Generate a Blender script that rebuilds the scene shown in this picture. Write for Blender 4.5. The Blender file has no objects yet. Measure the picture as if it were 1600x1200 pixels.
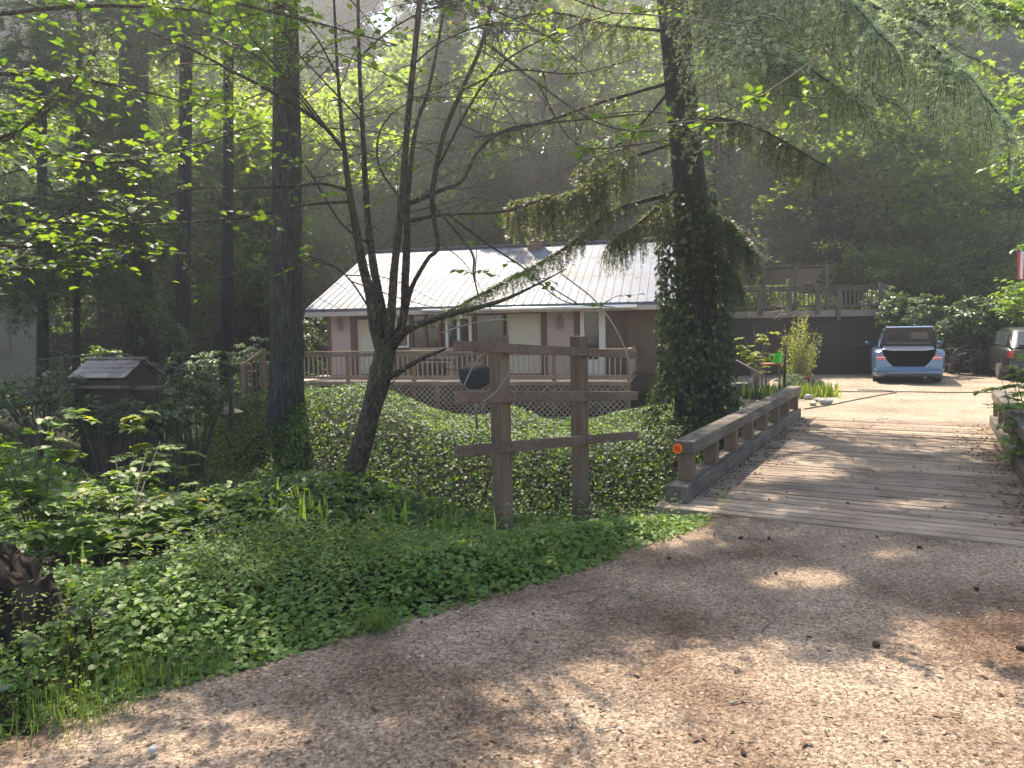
import bpy, math, random
import numpy as np
from mathutils import Vector, Matrix

R = math.radians
rng = np.random.default_rng(7)
rnd = random.Random(7)
scene = bpy.context.scene
COL = scene.collection

# ------------------------------------------------------------------ camera
CAM = np.array([0.0, 0.0, 1.7])
F = 1180.0
PITCH = R(4.46)
ROLL = R(1.0)
_f = np.array([0, math.cos(PITCH), -math.sin(PITCH)])
_u = np.array([0, math.sin(PITCH), math.cos(PITCH)])
_r = np.array([1.0, 0, 0])
CR = _r * math.cos(ROLL) - _u * math.sin(ROLL)
CU = _u * math.cos(ROLL) + _r * math.sin(ROLL)


def ray(px, py):
    return _f + CR * (px - 800) / F - CU * (py - 600) / F


def P(px, py, d):
    """world point seen at photo pixel (px,py) at forward distance d"""
    v = ray(px, py)
    return CAM + v * (d / v[1])


def G(px, py, z=0.0):
    v = ray(px, py)
    return CAM + v * ((z - 1.7) / v[2])


def proj(p):
    """photo pixels of points (n,3)"""
    q = np.asarray(p) - CAM
    zf = np.maximum(q @ _f, 0.05)
    return 800 + F * (q @ CR) / zf, 600 - F * (q @ CU) / zf


cam = bpy.data.cameras.new('camera')
cam.sensor_width = 36
cam.lens = 36 * F / 1600
cam.clip_end = 500
cam.clip_start = 0.05
co = bpy.data.objects.new('camera', cam)
COL.objects.link(co)
co.matrix_world = Matrix(((CR[0], CU[0], -_f[0], CAM[0]), (CR[1], CU[1], -_f[1], CAM[1]),
                          (CR[2], CU[2], -_f[2], CAM[2]), (0, 0, 0, 1)))
scene.camera = co

# ------------------------------------------------------------------ light
SUN_EL = R(57)
SUN_H = np.array([-0.27, 0.963])
SUN_H = SUN_H / np.linalg.norm(SUN_H)
SUN = np.array([SUN_H[0] * math.cos(SUN_EL), SUN_H[1] * math.cos(SUN_EL), math.sin(SUN_EL)])
world = bpy.data.worlds.new('World')
scene.world = world
world.use_nodes = True
nt = world.node_tree
bg = nt.nodes['Background']
sky = nt.nodes.new('ShaderNodeTexSky')
sky.sky_type = 'NISHITA'
sky.sun_disc = False
sky.sun_elevation = SUN_EL
sky.sun_rotation = math.atan2(SUN_H[0], SUN_H[1])
nt.links.new(sky.outputs[0], bg.inputs[0])
bg.inputs[1].default_value = 0.15
sl = bpy.data.lights.new('sun', 'SUN')
sl.energy = 5.0
sl.angle = R(0.53)
sl.color = (1.0, 0.93, 0.82)
so = bpy.data.objects.new('sun', sl)
COL.objects.link(so)
so.rotation_euler = Vector(tuple(SUN)).to_track_quat('Z', 'Y').to_euler()

# ------------------------------------------------------------------ materials
MATS = {}


def newmat(name):
    m = bpy.data.materials.new(name)
    m.use_nodes = True
    MATS[name] = m
    n = m.node_tree.nodes
    return m, n, m.node_tree.links, n['Principled BSDF']


def ramp(n, stops):
    r = n.new('ShaderNodeValToRGB')
    el = r.color_ramp.elements
    while len(el) < len(stops):
        el.new(0.5)
    for e, (p, c) in zip(el, stops):
        e.position = p
        e.color = (*c, 1)
    return r


def plain(name, col, rough=0.6, metal=0.0, var=0.15, scale=6.0, bump=0.0, spec=0.5, stretch=None):
    m, n, l, b = newmat(name)
    tc = n.new('ShaderNodeTexCoord')
    no = n.new('ShaderNodeTexNoise')
    no.inputs['Scale'].default_value = scale
    no.inputs['Detail'].default_value = 6
    src = tc.outputs['Object']
    if stretch:
        mp = n.new('ShaderNodeMapping')
        mp.inputs['Scale'].default_value = stretch
        l.new(src, mp.inputs[0])
        src = mp.outputs[0]
    l.new(src, no.inputs['Vector'])
    c = np.array(col)
    rp = ramp(n, [(0.3, tuple(c * (1 - var))), (0.7, tuple(np.minimum(c * (1 + var), 1)))])
    l.new(no.outputs[0], rp.inputs[0])
    l.new(rp.outputs[0], b.inputs['Base Color'])
    b.inputs['Roughness'].default_value = rough
    b.inputs['Metallic'].default_value = metal
    b.inputs['Specular IOR Level'].default_value = spec
    if bump:
        bp = n.new('ShaderNodeBump')
        bp.inputs['Strength'].default_value = bump
        bp.inputs['Distance'].default_value = 0.02
        l.new(no.outputs[0], bp.inputs['Height'])
        l.new(bp.outputs[0], b.inputs['Normal'])
    return m


def leafmat(name, stops, trans, tmix=0.45, rough=0.45, spec=0.5):
    """stops: reflect colours over the per-leaf random value; trans: colour multiplier of transmitted light"""
    m, n, l, b = newmat(name)
    at = n.new('ShaderNodeAttribute')
    at.attribute_name = 'rnd'
    rp = ramp(n, stops)
    l.new(at.outputs['Fac'], rp.inputs[0])
    l.new(rp.outputs[0], b.inputs['Base Color'])
    b.inputs['Roughness'].default_value = rough
    b.inputs['Specular IOR Level'].default_value = spec
    tr = n.new('ShaderNodeBsdfTranslucent')
    mx = n.new('ShaderNodeMix')
    mx.data_type = 'RGBA'
    mx.blend_type = 'MULTIPLY'
    mx.inputs[0].default_value = 1.0
    l.new(rp.outputs[0], mx.inputs[6])
    mx.inputs[7].default_value = (*trans, 1)
    l.new(mx.outputs[2], tr.inputs[0])
    ms = n.new('ShaderNodeMixShader')
    ms.inputs[0].default_value = tmix
    l.new(b.outputs[0], ms.inputs[1])
    l.new(tr.outputs[0], ms.inputs[2])
    l.new(ms.outputs[0], n['Material Output'].inputs[0])
    return m


def barkmat(name, dark, light, sc=9.0, zs=0.18, bump=0.9, moss=0.0):
    m, n, l, b = newmat(name)
    tc = n.new('ShaderNodeTexCoord')
    mp = n.new('ShaderNodeMapping')
    mp.inputs['Scale'].default_value = (1, 1, zs)
    l.new(tc.outputs['Object'], mp.inputs[0])
    vo = n.new('ShaderNodeTexVoronoi')
    vo.feature = 'DISTANCE_TO_EDGE'
    vo.inputs['Scale'].default_value = sc
    no = n.new('ShaderNodeTexNoise')
    no.inputs['Scale'].default_value = sc * 1.6
    no.inputs['Detail'].default_value = 8
    nd = n.new('ShaderNodeTexNoise')
    nd.inputs['Scale'].default_value = sc * 0.7
    va = n.new('ShaderNodeVectorMath')
    va.operation = 'MULTIPLY_ADD'
    l.new(mp.outputs[0], nd.inputs['Vector'])
    l.new(nd.outputs['Color'], va.inputs[0])
    va.inputs[1].default_value = (0.3, 0.3, 0.3)
    l.new(mp.outputs[0], va.inputs[2])
    l.new(va.outputs[0], vo.inputs['Vector'])
    l.new(mp.outputs[0], no.inputs['Vector'])
    mu = n.new('ShaderNodeMath')
    mu.operation = 'MULTIPLY_ADD'
    l.new(vo.outputs['Distance'], mu.inputs[0])
    mu.inputs[1].default_value = 2.0
    ml = n.new('ShaderNodeMath')
    ml.operation = 'MULTIPLY'
    l.new(no.outputs[0], ml.inputs[0])
    ml.inputs[1].default_value = 0.6
    l.new(ml.outputs[0], mu.inputs[2])
    rp = ramp(n, [(0.25, dark), (0.9, light)])
    l.new(mu.outputs[0], rp.inputs[0])
    out = rp.outputs[0]
    if moss:
        nm = n.new('ShaderNodeTexNoise')
        nm.inputs['Scale'].default_value = 2.2
        nm.inputs['Detail'].default_value = 5
        l.new(tc.outputs['Object'], nm.inputs['Vector'])
        rm = ramp(n, [(0.5, (0, 0, 0)), (0.7, (moss, moss, moss))])
        l.new(nm.outputs[0], rm.inputs[0])
        mx = n.new('ShaderNodeMix')
        mx.data_type = 'RGBA'
        l.new(rm.outputs[0], mx.inputs[0])
        l.new(out, mx.inputs[6])
        mx.inputs[7].default_value = (0.07, 0.085, 0.03, 1)
        out = mx.outputs[2]
    l.new(out, b.inputs['Base Color'])
    b.inputs['Roughness'].default_value = 0.9
    b.inputs['Specular IOR Level'].default_value = 0.2
    bp = n.new('ShaderNodeBump')
    bp.inputs['Strength'].default_value = bump
    bp.inputs['Distance'].default_value = 0.04
    l.new(mu.outputs[0], bp.inputs['Height'])
    l.new(bp.outputs[0], b.inputs['Normal'])
    return m


def woodmat(name, dark, light, axis=0, rough=0.8, sc=3.0):
    """weathered timber with grain along a local axis"""
    m, n, l, b = newmat(name)
    tc = n.new('ShaderNodeTexCoord')
    mp = n.new('ShaderNodeMapping')
    s = [14.0, 14.0, 14.0]
    s[axis] = 0.7
    mp.inputs['Scale'].default_value = s
    l.new(tc.outputs['Object'], mp.inputs[0])
    no = n.new('ShaderNodeTexNoise')
    no.inputs['Scale'].default_value = sc
    no.inputs['Detail'].default_value = 8
    no.inputs['Roughness'].default_value = 0.65
    l.new(mp.outputs[0], no.inputs['Vector'])
    n2 = n.new('ShaderNodeTexNoise')
    n2.inputs['Scale'].default_value = 1.7
    n2.inputs['Detail'].default_value = 4
    l.new(tc.outputs['Object'], n2.inputs['Vector'])
    ad = n.new('ShaderNodeMath')
    ad.operation = 'MULTIPLY_ADD'
    l.new(n2.outputs[0], ad.inputs[0])
    ad.inputs[1].default_value = 0.6
    l.new(no.outputs[0], ad.inputs[2])
    rp = ramp(n, [(0.6, dark), (0.98, light)])
    l.new(ad.outputs[0], rp.inputs[0])
    ge = n.new('ShaderNodeNewGeometry')
    mr = n.new('ShaderNodeMapRange')
    mr.inputs[3].default_value = 0.74
    mr.inputs[4].default_value = 1.2
    l.new(ge.outputs['Random Per Island'], mr.inputs[0])
    mx = n.new('ShaderNodeMix')
    mx.data_type = 'RGBA'
    mx.blend_type = 'MULTIPLY'
    mx.inputs[0].default_value = 1.0
    l.new(rp.outputs[0], mx.inputs[6])
    l.new(mr.outputs[0], mx.inputs[7])
    l.new(mx.outputs[2], b.inputs['Base Color'])
    b.inputs['Roughness'].default_value = rough
    b.inputs['Specular IOR Level'].default_value = 0.3
    bp = n.new('ShaderNodeBump')
    bp.inputs['Strength'].default_value = 0.5
    bp.inputs['Distance'].default_value = 0.006
    l.new(no.outputs[0], bp.inputs['Height'])
    l.new(bp.outputs[0], b.inputs['Normal'])
    return m


def groundmat(name, a, b_, c, scale_patch=0.5, fine=60.0, patch=(0.42, 0.62)):
    m, n, l, b = newmat(name)
    tc = n.new('ShaderNodeTexCoord')
    n1 = n.new('ShaderNodeTexNoise')
    n1.inputs['Scale'].default_value = scale_patch
    n1.inputs['Detail'].default_value = 9
    n1.inputs['Roughness'].default_value = 0.62
    l.new(tc.outputs['Object'], n1.inputs['Vector'])
    r1 = ramp(n, [(patch[0], a), (patch[1], b_)])
    l.new(n1.outputs[0], r1.inputs[0])
    n2 = n.new('ShaderNodeTexVoronoi')
    n2.inputs['Scale'].default_value = fine
    n2.inputs['Randomness'].default_value = 1.0
    l.new(tc.outputs['Object'], n2.inputs['Vector'])
    n3 = n.new('ShaderNodeTexNoise')
    n3.inputs['Scale'].default_value = fine * 0.5
    n3.inputs['Detail'].default_value = 8
    n3.inputs['Roughness'].default_value = 0.75
    l.new(tc.outputs['Object'], n3.inputs['Vector'])
    r3 = ramp(n, [(0.36, c), (0.62, (1.25, 1.22, 1.18))])
    l.new(n3.outputs[0], r3.inputs[0])
    mx = n.new('ShaderNodeMix')
    mx.data_type = 'RGBA'
    mx.blend_type = 'MULTIPLY'
    mx.inputs[0].default_value = 1.0
    l.new(r1.outputs[0], mx.inputs[6])
    l.new(r3.outputs[0], mx.inputs[7])
    m2 = n.new('ShaderNodeMix')
    m2.data_type = 'RGBA'
    m2.blend_type = 'MULTIPLY'
    m2.inputs[0].default_value = 0.55
    l.new(mx.outputs[2], m2.inputs[6])
    l.new(n2.outputs['Color'], m2.inputs[7])
    hs = n.new('ShaderNodeHueSaturation')
    hs.inputs['Saturation'].default_value = 0.9
    hs.inputs['Value'].default_value = 1.3
    l.new(m2.outputs[2], hs.inputs['Color'])
    hs2 = n.new('ShaderNodeMix')
    hs2.data_type = 'RGBA'
    hs2.inputs[0].default_value = 0.45
    l.new(mx.outputs[2], hs2.inputs[6])
    l.new(hs.outputs[0], hs2.inputs[7])
    # keep the cell tint from colouring the stones
    l.new(mx.outputs[2], b.inputs['Base Color'])
    sep = n.new('ShaderNodeRGBToBW')
    l.new(n2.outputs['Color'], sep.inputs[0])
    mr = n.new('ShaderNodeMapRange')
    mr.inputs[1].default_value = 0.1
    mr.inputs[2].default_value = 0.8
    mr.inputs[3].default_value = 0.55
    mr.inputs[4].default_value = 1.35
    l.new(sep.outputs[0], mr.inputs[0])
    m3 = n.new('ShaderNodeMix')
    m3.data_type = 'RGBA'
    m3.blend_type = 'MULTIPLY'
    m3.inputs[0].default_value = 1.0
    l.new(mx.outputs[2], m3.inputs[6])
    l.new(mr.outputs[0], m3.inputs[7])
    l.new(m3.outputs[2], b.inputs['Base Color'])
    b.inputs['Roughness'].default_value = 0.95
    b.inputs['Specular IOR Level'].default_value = 0.15
    bp = n.new('ShaderNodeBump')
    bp.inputs['Strength'].default_value = 0.8
    bp.inputs['Distance'].default_value = 0.012
    ad = n.new('ShaderNodeMath')
    l.new(n3.outputs[0], ad.inputs[0])
    l.new(n2.outputs['Distance'], ad.inputs[1])
    l.new(ad.outputs[0], bp.inputs['Height'])
    l.new(bp.outputs[0], b.inputs['Normal'])
    for nn in (hs, hs2, m2):
        n.remove(nn)
    return m


def glassmat(name, col=(0.02, 0.025, 0.025), rough=0.06):
    m, n, l, b = newmat(name)
    b.inputs['Base Color'].default_value = (*col, 1)
    b.inputs['Roughness'].default_value = rough
    b.inputs['Specular IOR Level'].default_value = 0.7
    return m


M = MATS
groundmat('gravel', (0.125, 0.083, 0.056), (0.32, 0.253, 0.188), (0.48, 0.43, 0.38), 0.9, 75, (0.36, 0.6))
groundmat('yard_gravel', (0.23, 0.185, 0.135), (0.34, 0.29, 0.225), (0.6, 0.58, 0.55), 0.6, 45, (0.35, 0.62))
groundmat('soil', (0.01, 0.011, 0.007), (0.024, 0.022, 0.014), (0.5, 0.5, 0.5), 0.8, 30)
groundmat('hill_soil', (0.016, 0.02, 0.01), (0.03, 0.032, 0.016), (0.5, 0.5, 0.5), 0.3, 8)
leafmat('ivy', [(0, (0.014, 0.034, 0.01)), (0.6, (0.05, 0.098, 0.025)), (0.92, (0.125, 0.19, 0.045)), (1, (0.2, 0.25, 0.07))], (3.9, 3.6, 0.7), 0.48, 0.48, 0.3)
leafmat('groundcover', [(0, (0.06, 0.115, 0.028)), (0.6, (0.13, 0.22, 0.05)), (0.93, (0.22, 0.31, 0.08)), (1, (0.34, 0.27, 0.12))], (2.0, 1.9, 0.6), 0.42, 0.5, 0.3)
leafmat('broadleaf', [(0, (0.04, 0.085, 0.02)), (0.6, (0.07, 0.13, 0.03)), (1, (0.12, 0.17, 0.045))], (2.9, 2.7, 0.6), 0.5, 0.42, 0.5)
leafmat('mapleleaf', [(0, (0.045, 0.085, 0.018)), (0.6, (0.085, 0.135, 0.028)), (1, (0.14, 0.18, 0.045))], (3.4, 3.1, 0.6), 0.52, 0.5, 0.4)
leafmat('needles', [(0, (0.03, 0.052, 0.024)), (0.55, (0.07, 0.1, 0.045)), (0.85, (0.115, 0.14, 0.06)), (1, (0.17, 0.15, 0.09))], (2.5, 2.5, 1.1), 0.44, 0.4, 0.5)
leafmat('sunlit_needles', [(0, (0.09, 0.105, 0.065)), (0.55, (0.24, 0.285, 0.18)), (1, (0.45, 0.47, 0.36))], (1.8, 2.05, 1.2), 0.5, 0.4, 0.6)  # needle colour paled to stand in for sun glare on the upper boughs
leafmat('shaded_leaf', [(0, (0.04, 0.075, 0.022)), (0.6, (0.08, 0.125, 0.033)), (1, (0.14, 0.18, 0.05))], (2.6, 2.5, 0.7), 0.42, 0.5, 0.35)  # maple leaves darkened to stand in for shade on the right slope
leafmat('smallweed', [(0, (0.07, 0.12, 0.03)), (0.7, (0.15, 0.22, 0.05)), (1, (0.3, 0.32, 0.1))], (1.9, 1.8, 0.6), 0.42, 0.5, 0.3)
leafmat('pebble', [(0, (0.1, 0.085, 0.07)), (0.6, (0.25, 0.21, 0.17)), (1, (0.45, 0.4, 0.34))], (1, 1, 1), 0.02, 0.85, 0.2)
leafmat('iris_leaf', [(0, (0.03, 0.06, 0.025)), (1, (0.07, 0.11, 0.045))], (1.8, 1.8, 0.7), 0.35, 0.4, 0.4)
leafmat('rhodo', [(0, (0.03, 0.06, 0.025)), (0.6, (0.065, 0.11, 0.045)), (1, (0.13, 0.17, 0.08))], (2.2, 2.2, 0.9), 0.34, 0.42, 0.45)
leafmat('ivy_shaded', [(0, (0.012, 0.026, 0.01)), (0.75, (0.028, 0.052, 0.018)), (1, (0.09, 0.12, 0.035))], (2.4, 2.3, 0.8), 0.3, 0.5, 0.3)  # ivy darkened to stand in for the dense shade on the trunk
leafmat('lime', [(0, (0.14, 0.19, 0.03)), (1, (0.24, 0.29, 0.06))], (2.2, 2.0, 0.6), 0.45, 0.5, 0.4)
leafmat('sage', [(0, (0.1, 0.14, 0.09)), (1, (0.18, 0.22, 0.15))], (1.6, 1.6, 1.0), 0.35, 0.6, 0.3)
leafmat('blade', [(0, (0.05, 0.1, 0.03)), (0.7, (0.09, 0.15, 0.04)), (1, (0.17, 0.19, 0.06))], (2.2, 2.0, 0.6), 0.42, 0.4, 0.5)
leafmat('litter', [(0, (0.05, 0.03, 0.018)), (0.5, (0.13, 0.085, 0.05)), (0.85, (0.27, 0.2, 0.13)), (1, (0.38, 0.31, 0.22))], (1, 1, 1), 0.08, 0.8, 0.2)
barkmat('fir_bark', (0.03, 0.026, 0.022), (0.125, 0.11, 0.092), 15, 0.1, 1.0, 0.25)
barkmat('dark_bark', (0.012, 0.011, 0.01), (0.05, 0.045, 0.04), 10, 0.2, 1.0)
barkmat('stem_bark', (0.03, 0.025, 0.02), (0.115, 0.094, 0.072), 16, 0.35, 0.8, 0.6)
barkmat('stump_bark', (0.01, 0.008, 0.006), (0.05, 0.035, 0.025), 9, 0.2, 1.0)
plain('twig', (0.07, 0.055, 0.043), 0.85, var=0.3)
plain('pale_twig', (0.2, 0.18, 0.155), 0.8, var=0.25)
woodmat('deck_plank', (0.13, 0.092, 0.063), (0.34, 0.265, 0.192), 0)
woodmat('rail_wood', (0.04, 0.034, 0.027), (0.17, 0.145, 0.112), 1)
woodmat('post_wood', (0.085, 0.055, 0.036), (0.19, 0.135, 0.092), 2)
woodmat('frame_board', (0.075, 0.05, 0.034), (0.17, 0.122, 0.086), 0)
woodmat('fence_wood', (0.03, 0.03, 0.02), (0.1, 0.095, 0.06), 0)
woodmat('house_rail', (0.15, 0.09, 0.055), (0.34, 0.23, 0.15), 2)
woodmat('lattice_wood', (0.3, 0.2, 0.15), (0.5, 0.37, 0.29), 2)
woodmat('baluster_wood', (0.26, 0.18, 0.12), (0.5, 0.38, 0.28), 2)
woodmat('deck_board', (0.22, 0.17, 0.13), (0.45, 0.37, 0.3), 0)
woodmat('shingle', (0.09, 0.075, 0.062), (0.34, 0.29, 0.25), 1)
woodmat('shed_wood', (0.02, 0.016, 0.012), (0.06, 0.048, 0.036), 2)
woodmat('gray_timber', (0.045, 0.038, 0.032), (0.12, 0.1, 0.085), 0)
plain('siding', (0.47, 0.37, 0.36), 0.75, var=0.08, scale=3)
plain('trim', (0.13, 0.045, 0.036), 0.6, var=0.12)
plain('brown_wall', (0.15, 0.105, 0.073), 0.8, var=0.2, scale=2.5)
plain('cream', (0.58, 0.54, 0.43), 0.7, var=0.06)
plain('white_paint', (0.72, 0.7, 0.69), 0.5, var=0.04)
plain('fascia', (0.5, 0.42, 0.37), 0.5, var=0.08)
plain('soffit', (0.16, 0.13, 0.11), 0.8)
plain('gutter_metal', (0.72, 0.68, 0.63), 0.28, 0.7, var=0.05)
plain('brick_dark', (0.15, 0.075, 0.055), 0.85, var=0.35, scale=14, bump=0.4)
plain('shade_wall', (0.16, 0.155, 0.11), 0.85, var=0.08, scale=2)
plain('retaining_wall', (0.042, 0.034, 0.027), 0.85, var=0.18, scale=1.3, bump=0.3)
plain('slab', (0.19, 0.17, 0.145), 0.8, var=0.15, scale=4)
plain('panel_gray', (0.05, 0.052, 0.054), 0.5, 0.3, var=0.1)
plain('dark_timber', (0.07, 0.058, 0.047), 0.8, var=0.25, scale=5)
plain('black_metal', (0.01, 0.011, 0.012), 0.85, 0.0, var=0.2)
plain('galv', (0.16, 0.17, 0.17), 0.5, 0.5, var=0.1)
plain('stone', (0.13, 0.125, 0.11), 0.9, var=0.35, scale=7, bump=0.6)
plain('stone_pale', (0.33, 0.31, 0.28), 0.9, var=0.3, scale=9, bump=0.5)
plain('cone_brown', (0.045, 0.026, 0.018), 0.9, var=0.4, scale=40)
plain('terracotta', (0.36, 0.13, 0.075), 0.8, var=0.15)
plain('green_plastic', (0.01, 0.55, 0.045), 0.35, var=0.05)
plain('orange_disc', (0.9, 0.16, 0.01), 0.3, var=0.05)
plain('orange_core', (0.55, 0.06, 0.005), 0.3, var=0.05)
plain('hose', (0.035, 0.035, 0.03), 0.5)
plain('table_red', (0.3, 0.1, 0.06), 0.6)
plain('rubber', (0.018, 0.018, 0.018), 0.8)
plain('rim_metal', (0.45, 0.45, 0.46), 0.3, 0.8)
plain('cavity', (0.006, 0.006, 0.006), 0.9)
plain('lid_inner', (0.035, 0.035, 0.04), 0.7, var=0.3, scale=9)
plain('lid_grey', (0.12, 0.12, 0.12), 0.7)
plain('flag_red', (0.55, 0.05, 0.04), 0.8)
plain('flag_white', (0.75, 0.72, 0.68), 0.8)
plain('flag_blue', (0.03, 0.04, 0.14), 0.8)
plain('bumper_dark', (0.03, 0.035, 0.04), 0.6)
plain('ornament', (0.22, 0.19, 0.17), 0.6)
plain('thatch', (0.1, 0.1, 0.075), 0.9, var=0.4, scale=18)
glassmat('glass')
glassmat('car_glass', (0.05, 0.06, 0.06), 0.04)
for nm, colr in (('blue_paint', (0.06, 0.12, 0.21)), ('silver_paint', (0.03, 0.036, 0.033))):
    m, n, l, b = newmat(nm)
    b.inputs['Base Color'].default_value = (*colr, 1)
    b.inputs['Metallic'].default_value = 0.35
    b.inputs['Roughness'].default_value = 0.28
    b.inputs['Coat Weight'].default_value = 0.8
    b.inputs['Coat Roughness'].default_value = 0.05
m, n, l, b = newmat('tail_red')
b.inputs['Base Color'].default_value = (0.5, 0.012, 0.014, 1)
b.inputs['Roughness'].default_value = 0.12
b.inputs['Coat Weight'].default_value = 1
m, n, l, b = newmat('tail_clear')
b.inputs['Base Color'].default_value = (0.75, 0.6, 0.58, 1)
b.inputs['Roughness'].default_value = 0.1

# metal roof: galvanised sheet with patches of fallen leaves
m, n, l, b = newmat('roof_metal')
tc = n.new('ShaderNodeTexCoord')
no = n.new('ShaderNodeTexNoise')
no.inputs['Scale'].default_value = 1.1
no.inputs['Detail'].default_value = 10
no.inputs['Roughness'].default_value = 0.7
l.new(tc.outputs['Object'], no.inputs['Vector'])
rp = ramp(n, [(0.45, (0.108, 0.138, 0.18)), (0.56, (0.1, 0.114, 0.138)), (0.64, (0.065, 0.047, 0.036))])
l.new(no.outputs[0], rp.inputs[0])
l.new(rp.outputs[0], b.inputs['Base Color'])
n2 = n.new('ShaderNodeTexNoise')
n2.inputs['Scale'].default_value = 7
n2.inputs['Detail'].default_value = 5
l.new(tc.outputs['Object'], n2.inputs['Vector'])
r2 = ramp(n, [(0.3, (0.45,) * 3), (0.7, (0.62,) * 3)])
l.new(n2.outputs[0], r2.inputs[0])
l.new(r2.outputs[0], b.inputs['Roughness'])
b.inputs['Specular IOR Level'].default_value = 0.16
bp = n.new('ShaderNodeBump')
bp.inputs['Strength'].default_value = 0.12
l.new(n2.outputs[0], bp.inputs['Height'])
l.new(bp.outputs[0], b.inputs['Normal'])


# ------------------------------------------------------------------ mesh helpers
def tag(o, label=None, cat=None, group=None, kind=None):
    if label:
        o['label'] = label
    if cat:
        o['category'] = cat
    if group:
        o['group'] = group
    if kind:
        o['kind'] = kind
    return o


def empty(name, loc=(0, 0, 0), rz=0.0):
    o = bpy.data.objects.new(name, None)
    o.empty_display_size = 0.2
    COL.objects.link(o)
    o.location = tuple(loc)
    o.rotation_euler = (0, 0, rz)
    return o


def link_mesh(name, me, parent=None):
    o = bpy.data.objects.new(name, me)
    COL.objects.link(o)
    if parent is not None:
        o.parent = parent
    return o


class MB:
    def __init__(s):
        s.v = []
        s.f = []
        s.mi = []
        s.sm = []

    def add(s, vs, fs, mi=0, smooth=False):
        k = len(s.v)
        s.v += [tuple(map(float, p)) for p in vs]
        for f in fs:
            s.f.append([i + k for i in f])
            s.mi.append(mi)
            s.sm.append(smooth)
        return s

    def box(s, c, size, rz=0.0, mi=0, taper=1.0):
        hx, hy, hz = size[0] / 2, size[1] / 2, size[2] / 2
        ca, sa = math.cos(rz), math.sin(rz)
        vs = []
        for dz in (-1, 1):
            t = taper if dz > 0 else 1.0
            for dx, dy in ((-1, -1), (1, -1), (1, 1), (-1, 1)):
                x, y = dx * hx * t, dy * hy * t
                vs.append((c[0] + x * ca - y * sa, c[1] + x * sa + y * ca, c[2] + dz * hz))
        return s.add(vs, [(0, 3, 2, 1), (4, 5, 6, 7), (0, 1, 5, 4), (1, 2, 6, 5), (2, 3, 7, 6), (3, 0, 4, 7)], mi)

    def bar(s, a, b, w, h, up=(0, 0, 1), mi=0):
        """box from a to b, w across, h along up; slightly chamfered look left to the bevel"""
        a, b, up = Vector(a), Vector(b), Vector(up)
        d = (b - a).normalized()
        sd = d.cross(up)
        if sd.length < 1e-4:
            sd = d.cross(Vector((1, 0, 0)))
        sd.normalize()
        u = sd.cross(d).normalized()
        vs = []
        for p in (a, b):
            for x, y in ((-1, -1), (1, -1), (1, 1), (-1, 1)):
                vs.append(p + sd * x * w / 2 + u * y * h / 2)
        return s.add(vs, [(0, 3, 2, 1), (4, 5, 6, 7), (0, 1, 5, 4), (1, 2, 6, 5), (2, 3, 7, 6), (3, 0, 4, 7)], mi)

    def tube(s, pts, rads, n=8, mi=0, wob=0.0, cap=True):
        pts = np.asarray(pts, float)
        m_ = len(pts)
        rads = np.broadcast_to(np.asarray(rads, float), (m_,))
        t = np.gradient(pts, axis=0)
        t /= np.linalg.norm(t, axis=1)[:, None] + 1e-9
        ref = np.array([0.31, 0.95, 0.05]) if abs(t[0] @ np.array([0.31, 0.95, 0.05])) < 0.9 else np.array([1.0, 0, 0])
        vs = []
        for i in range(m_):
            a = np.cross(t[i], ref)
            a /= np.linalg.norm(a) + 1e-9
            ref = np.cross(a, t[i])
            for k in range(n):
                an = 2 * math.pi * k / n
                rr = rads[i] * (1 + (wob * (rnd.random() - 0.5) * 2 if wob else 0))
                vs.append(pts[i] + rr * (math.cos(an) * a + math.sin(an) * ref))
        fs = []
        for i in range(m_ - 1):
            for k in range(n):
                k2 = (k + 1) % n
                fs.append((i * n + k, i * n + k2, (i + 1) * n + k2, (i + 1) * n + k))
        s.add(vs, fs, mi, True)
        if cap:
            kk = len(s.v) - m_ * n
            s.f.append([kk + (m_ - 1) * n + k for k in range(n)])
            s.mi.append(mi)
            s.sm.append(False)
            s.f.append([kk + k for k in reversed(range(n))])
            s.mi.append(mi)
            s.sm.append(False)
        return s

    def build(s, name, mats, parent=None, bevel=0.0):
        me = bpy.data.meshes.new(name)
        me.from_pydata(s.v, [], s.f)
        if not isinstance(mats, (list, tuple)):
            mats = [mats]
        for q in mats:
            me.materials.append(M[q])
        me.polygons.foreach_set('material_index', s.mi)
        me.polygons.foreach_set('use_smooth', s.sm)
        me.update()
        o = link_mesh(name, me, parent)
        if bevel:
            bv = o.modifiers.new('edge', 'BEVEL')
            bv.width = bevel
            bv.segments = 2
            bv.limit_method = 'ANGLE'
        return o


def spline(pts, k=6):
    """Catmull-Rom through pts, with any number of columns"""
    p = np.asarray(pts, float)
    if len(p) < 3:
        t = np.linspace(0, 1, k + 1)[:, None]
        return p[0] * (1 - t) + p[-1] * t
    q = np.vstack([2 * p[0] - p[1], p, 2 * p[-1] - p[-2]])
    out = []
    for i in range(1, len(q) - 2):
        for t in np.linspace(0, 1, k, endpoint=False):
            a, b, c, d = q[i - 1], q[i], q[i + 1], q[i + 2]
            out.append(0.5 * (2 * b + (c - a) * t + (2 * a - 5 * b + 4 * c - d) * t * t + (3 * b - a - 3 * c + d) * t ** 3))
    out.append(p[-1])
    return np.array(out)


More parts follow.
